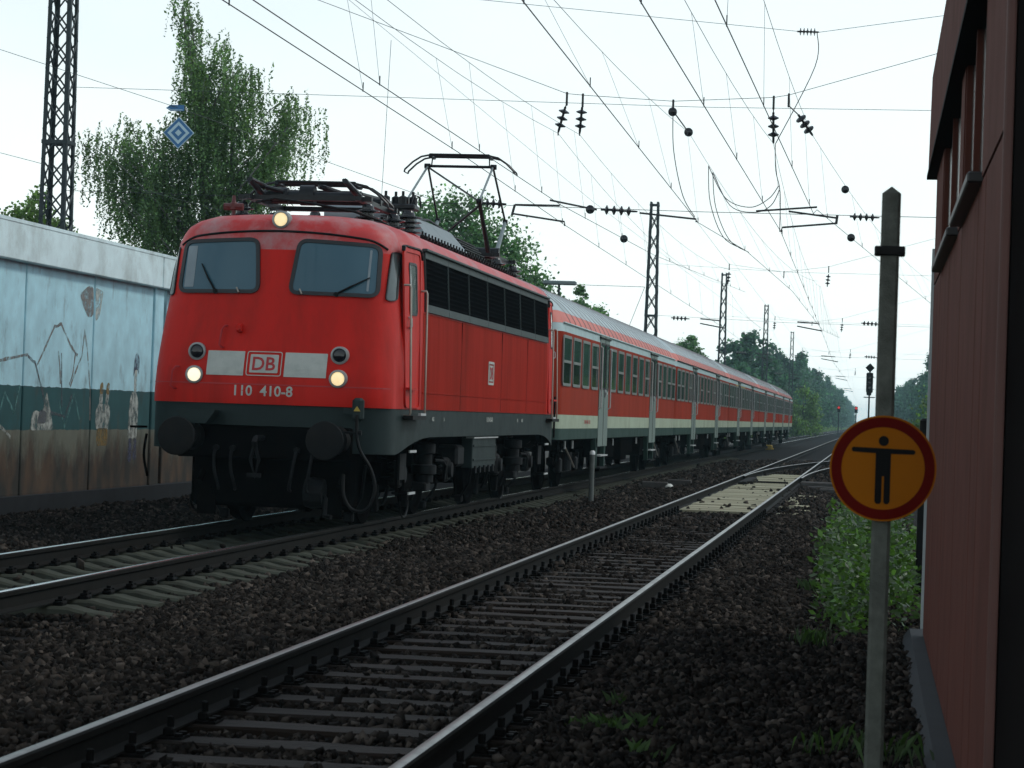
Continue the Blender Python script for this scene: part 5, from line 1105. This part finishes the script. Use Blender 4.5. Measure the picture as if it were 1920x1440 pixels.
# forest on both sides
def forest_proto(i):
    lob = []; h = [11, 12.5, 9.5, 13.5][i]
    for k in range(13):
        z = h*(.10+.80*k/12)*random.uniform(.92, 1.06); rad = (1-abs(z/h-.45))*2.8; a = k*2.4+random.uniform(0, 1); lob.append((math.cos(a)*rad*.7, math.sin(a)*rad*.7, z, random.uniform(1.5, 2.3)*(1 if k < 10 else .7)))
    return broadleaf('forest tree', 0, 0, h, lob, LEAFF, 5200, .55)
protos = [forest_proto(i) for i in range(4)]
mb = MB(); mb.tube([(0, 0, 0), (0, 0, 14)], [.2, .03], 6); con = thing('conifer', 'tall dark pointed conifer rising above the tree line', 'tree', (-15.3, 505, -.3)); mb.build('trunk', BARK, con)
P = [];
for k in range(40):
    z = 1.5+12.8*k/40; rad = 2.3*(1-k/41)+.12; n_ = 80; a = rng.uniform(0, 6.28, n_); rr_ = rad*np.sqrt(rng.uniform(0, 1, n_)); P.append(np.c_[rr_*np.cos(a), rr_*np.sin(a), z-.35*rr_+rng.normal(0, .12, n_)])
ob('crown', leaf_mesh('crown', np.vstack(P), .5, LEAFP), con)
spots = []
grow = lambda y: .88+.30*min(1, max(0, (y-300)/350))
y = 285
while y < 1700: spots.append((-15-random.uniform(-.8, 1.5), y, random.uniform(.88, 1.1)*grow(y), 'L')); y += random.uniform(6, 10)*(1+y/1200)
y = 400
while y < 1700: spots.append((-19.5-random.uniform(0, 2), y, random.uniform(1.0, 1.2)*grow(y), 'L')); y += random.uniform(14, 22)*(1+y/1200)
y = 90
while y < 1700: spots.append((11.5+random.uniform(-1.0, 2.5), y, random.uniform(.9, 1.2), 'R')); y += random.uniform(9, 14)*(1+y/900)
for i, (x, y, s, side) in enumerate(spots):
    src = protos[i % 4]; o = src if i < 4 else copy_tree(src); o.location = (x, y, -.3); o.scale = (s*random.uniform(.9, 1.25), s*random.uniform(.9, 1.25), s); o.rotation_euler.z = random.uniform(0, 6.28); o.name = 'forest_tree'
    o['label'] = 'one of the broadleaf trees in the hazy wood left of the line' if side == 'L' else 'one of the broadleaf trees in the hazy wood right of the line'; o['group'] = 'trees of the left wood' if side == 'L' else 'trees of the right wood'
broadleaf('pale green bush at the tail of the train', -9.6, 345, 7.5, [(0, 0, 3.6, 2.0), (1.2, 0, 2.2, 1.6), (-.8, 0, 3.0, 1.9), (.4, 0, 5.4, 1.3), (0, 0, 1.2, 1.8)], LEAFL, 6000, .32, name='bush')
broadleaf('low yellow green bush beside the last coach', -10.0, 318, 3, [(0, 0, 1.3, 1.2), (1.3, 0, .9, 1.0), (2.2, 0, .6, .8)], LEAFL, 3000, .3, name='bush')
broadleaf('green bush seen between sign post and shed', 4.6, 150, 5.5, [(0, 0, 1.9, 1.8), (-1.6, 0, 1.0, 1.2), (1.4, 0, 2.8, 1.7)], LEAFL, 6000, .22, name='bush')
# undergrowth strip along the left edge of the line
def scatter_leaves(name, label, n, fx, size, m, kindz):
    C = fx(n); o = stuff(ob(name, leaf_mesh(name, C, size, m, up=.8, aspect=.6))); o['label'] = label; return o
def under(n):
    y = 230*np.exp(rng.uniform(0, 1, n)*1.7); x = -11.2-np.abs(rng.normal(0, 1.8, n)); z = -.3+np.abs(rng.normal(0, .8, n))*(1-np.exp((x+10.9)*1.0)); return np.c_[x, y, z]
scatter_leaves('undergrowth', 'green undergrowth in front of the left wood', 26000, under, .42, LEAFL, 0)
# weeds by the sign post
def weeds(n):
    P = []; D = []
    for k in range(n):
        u = random.random()
        if u < .62: x, y, h = random.gauss(-.12, .20), random.uniform(19.5, 30), random.uniform(.35, .85)
        elif u < .86: x, y, h = random.gauss(-.02, .30), random.uniform(30, 50), random.uniform(.4, .9)
        else: x, y, h = random.gauss(.42, .15), random.uniform(19.8, 34), random.uniform(.2, .6)
        if x < -.45+.002*y: continue
        k2 = int(h*46); lx, ly = random.gauss(0, .12), random.gauss(0, .12)
        for q in range(k2):
            t = (q+.5)/k2; a = random.uniform(0, 6.28); r_ = .05*(1.2-t*.6)+.01; P.append((x+lx*t*t+r_*math.cos(a), y+ly*t*t+r_*math.sin(a), -.27+h*t)); D.append((math.cos(a), math.sin(a), random.uniform(-.3, .6)))
    return np.array(P), np.array(D)
Pw, Dw = weeds(480); o = stuff(ob('weeds', leaf_mesh('weeds', Pw, .082, WEED, up=.8, aspect=.5, dirs=Dw))); o['label'] = 'dense green weeds beside the sign post'
stems = MB()
def grass_tufts():
    V = []; Fq = []; n = 0
    for cx_, cy_, k, s in [(-1.30, 12.25, 110, .075), (-1.14, 12.5, 26, .06), (-1.02, 11.4, 22, .04), (-1.35, 13.4, 16, .05), (.0, 12.4, 22, .10), (.18, 12.2, 30, .12), (-.22, 12.3, 14, .08), (-.40, 18.2, 60, .08), (-.5, 24, 40, .08)]:
        for _ in range(k):
            x, y = cx_+random.gauss(0, s), cy_+random.gauss(0, s*1.3); h = random.uniform(.03, .11); a = random.uniform(0, 6.28); dx, dy = math.cos(a)*h*.8, math.sin(a)*h*.8; w_ = .0022
            V += [(x-w_, y, -.23), (x+w_, y, -.23), (x+dx*.4+w_*.7, y+dy*.4, -.19+h*.7), (x+dx, y+dy, -.19+h)]; Fq.append((n, n+1, n+2, n+3)); n += 4
    o = stuff(ob('grass_tufts', fast_mesh('grass_tufts', V, Fq, GRASS))); o['label'] = 'sparse grass tufts growing in the ballast'
grass_tufts()

# ================================================================ HAZE
hz = MB(); hz.box((0, 1390, 10.0), (2900, 3100, 23.0)); hm = bpy.data.materials.new('haze'); hm.use_nodes = True; t = hm.node_tree; t.nodes.clear()
pv = t.nodes.new('ShaderNodeVolumePrincipled'); pv.inputs['Color'].default_value = (.60, .90, 1.0, 1); pv.inputs['Density'].default_value = .00027; pv.inputs['Anisotropy'].default_value = .1
om = t.nodes.new('ShaderNodeOutputMaterial'); t.links.new(pv.outputs[0], om.inputs['Volume'])
stuff(hz.build('haze', hm))
print('objects', len(bpy.data.objects), 'tris', sum(len(o.data.loop_triangles) if False else len(o.data.polygons) for o in bpy.data.objects if o.type == 'MESH'))
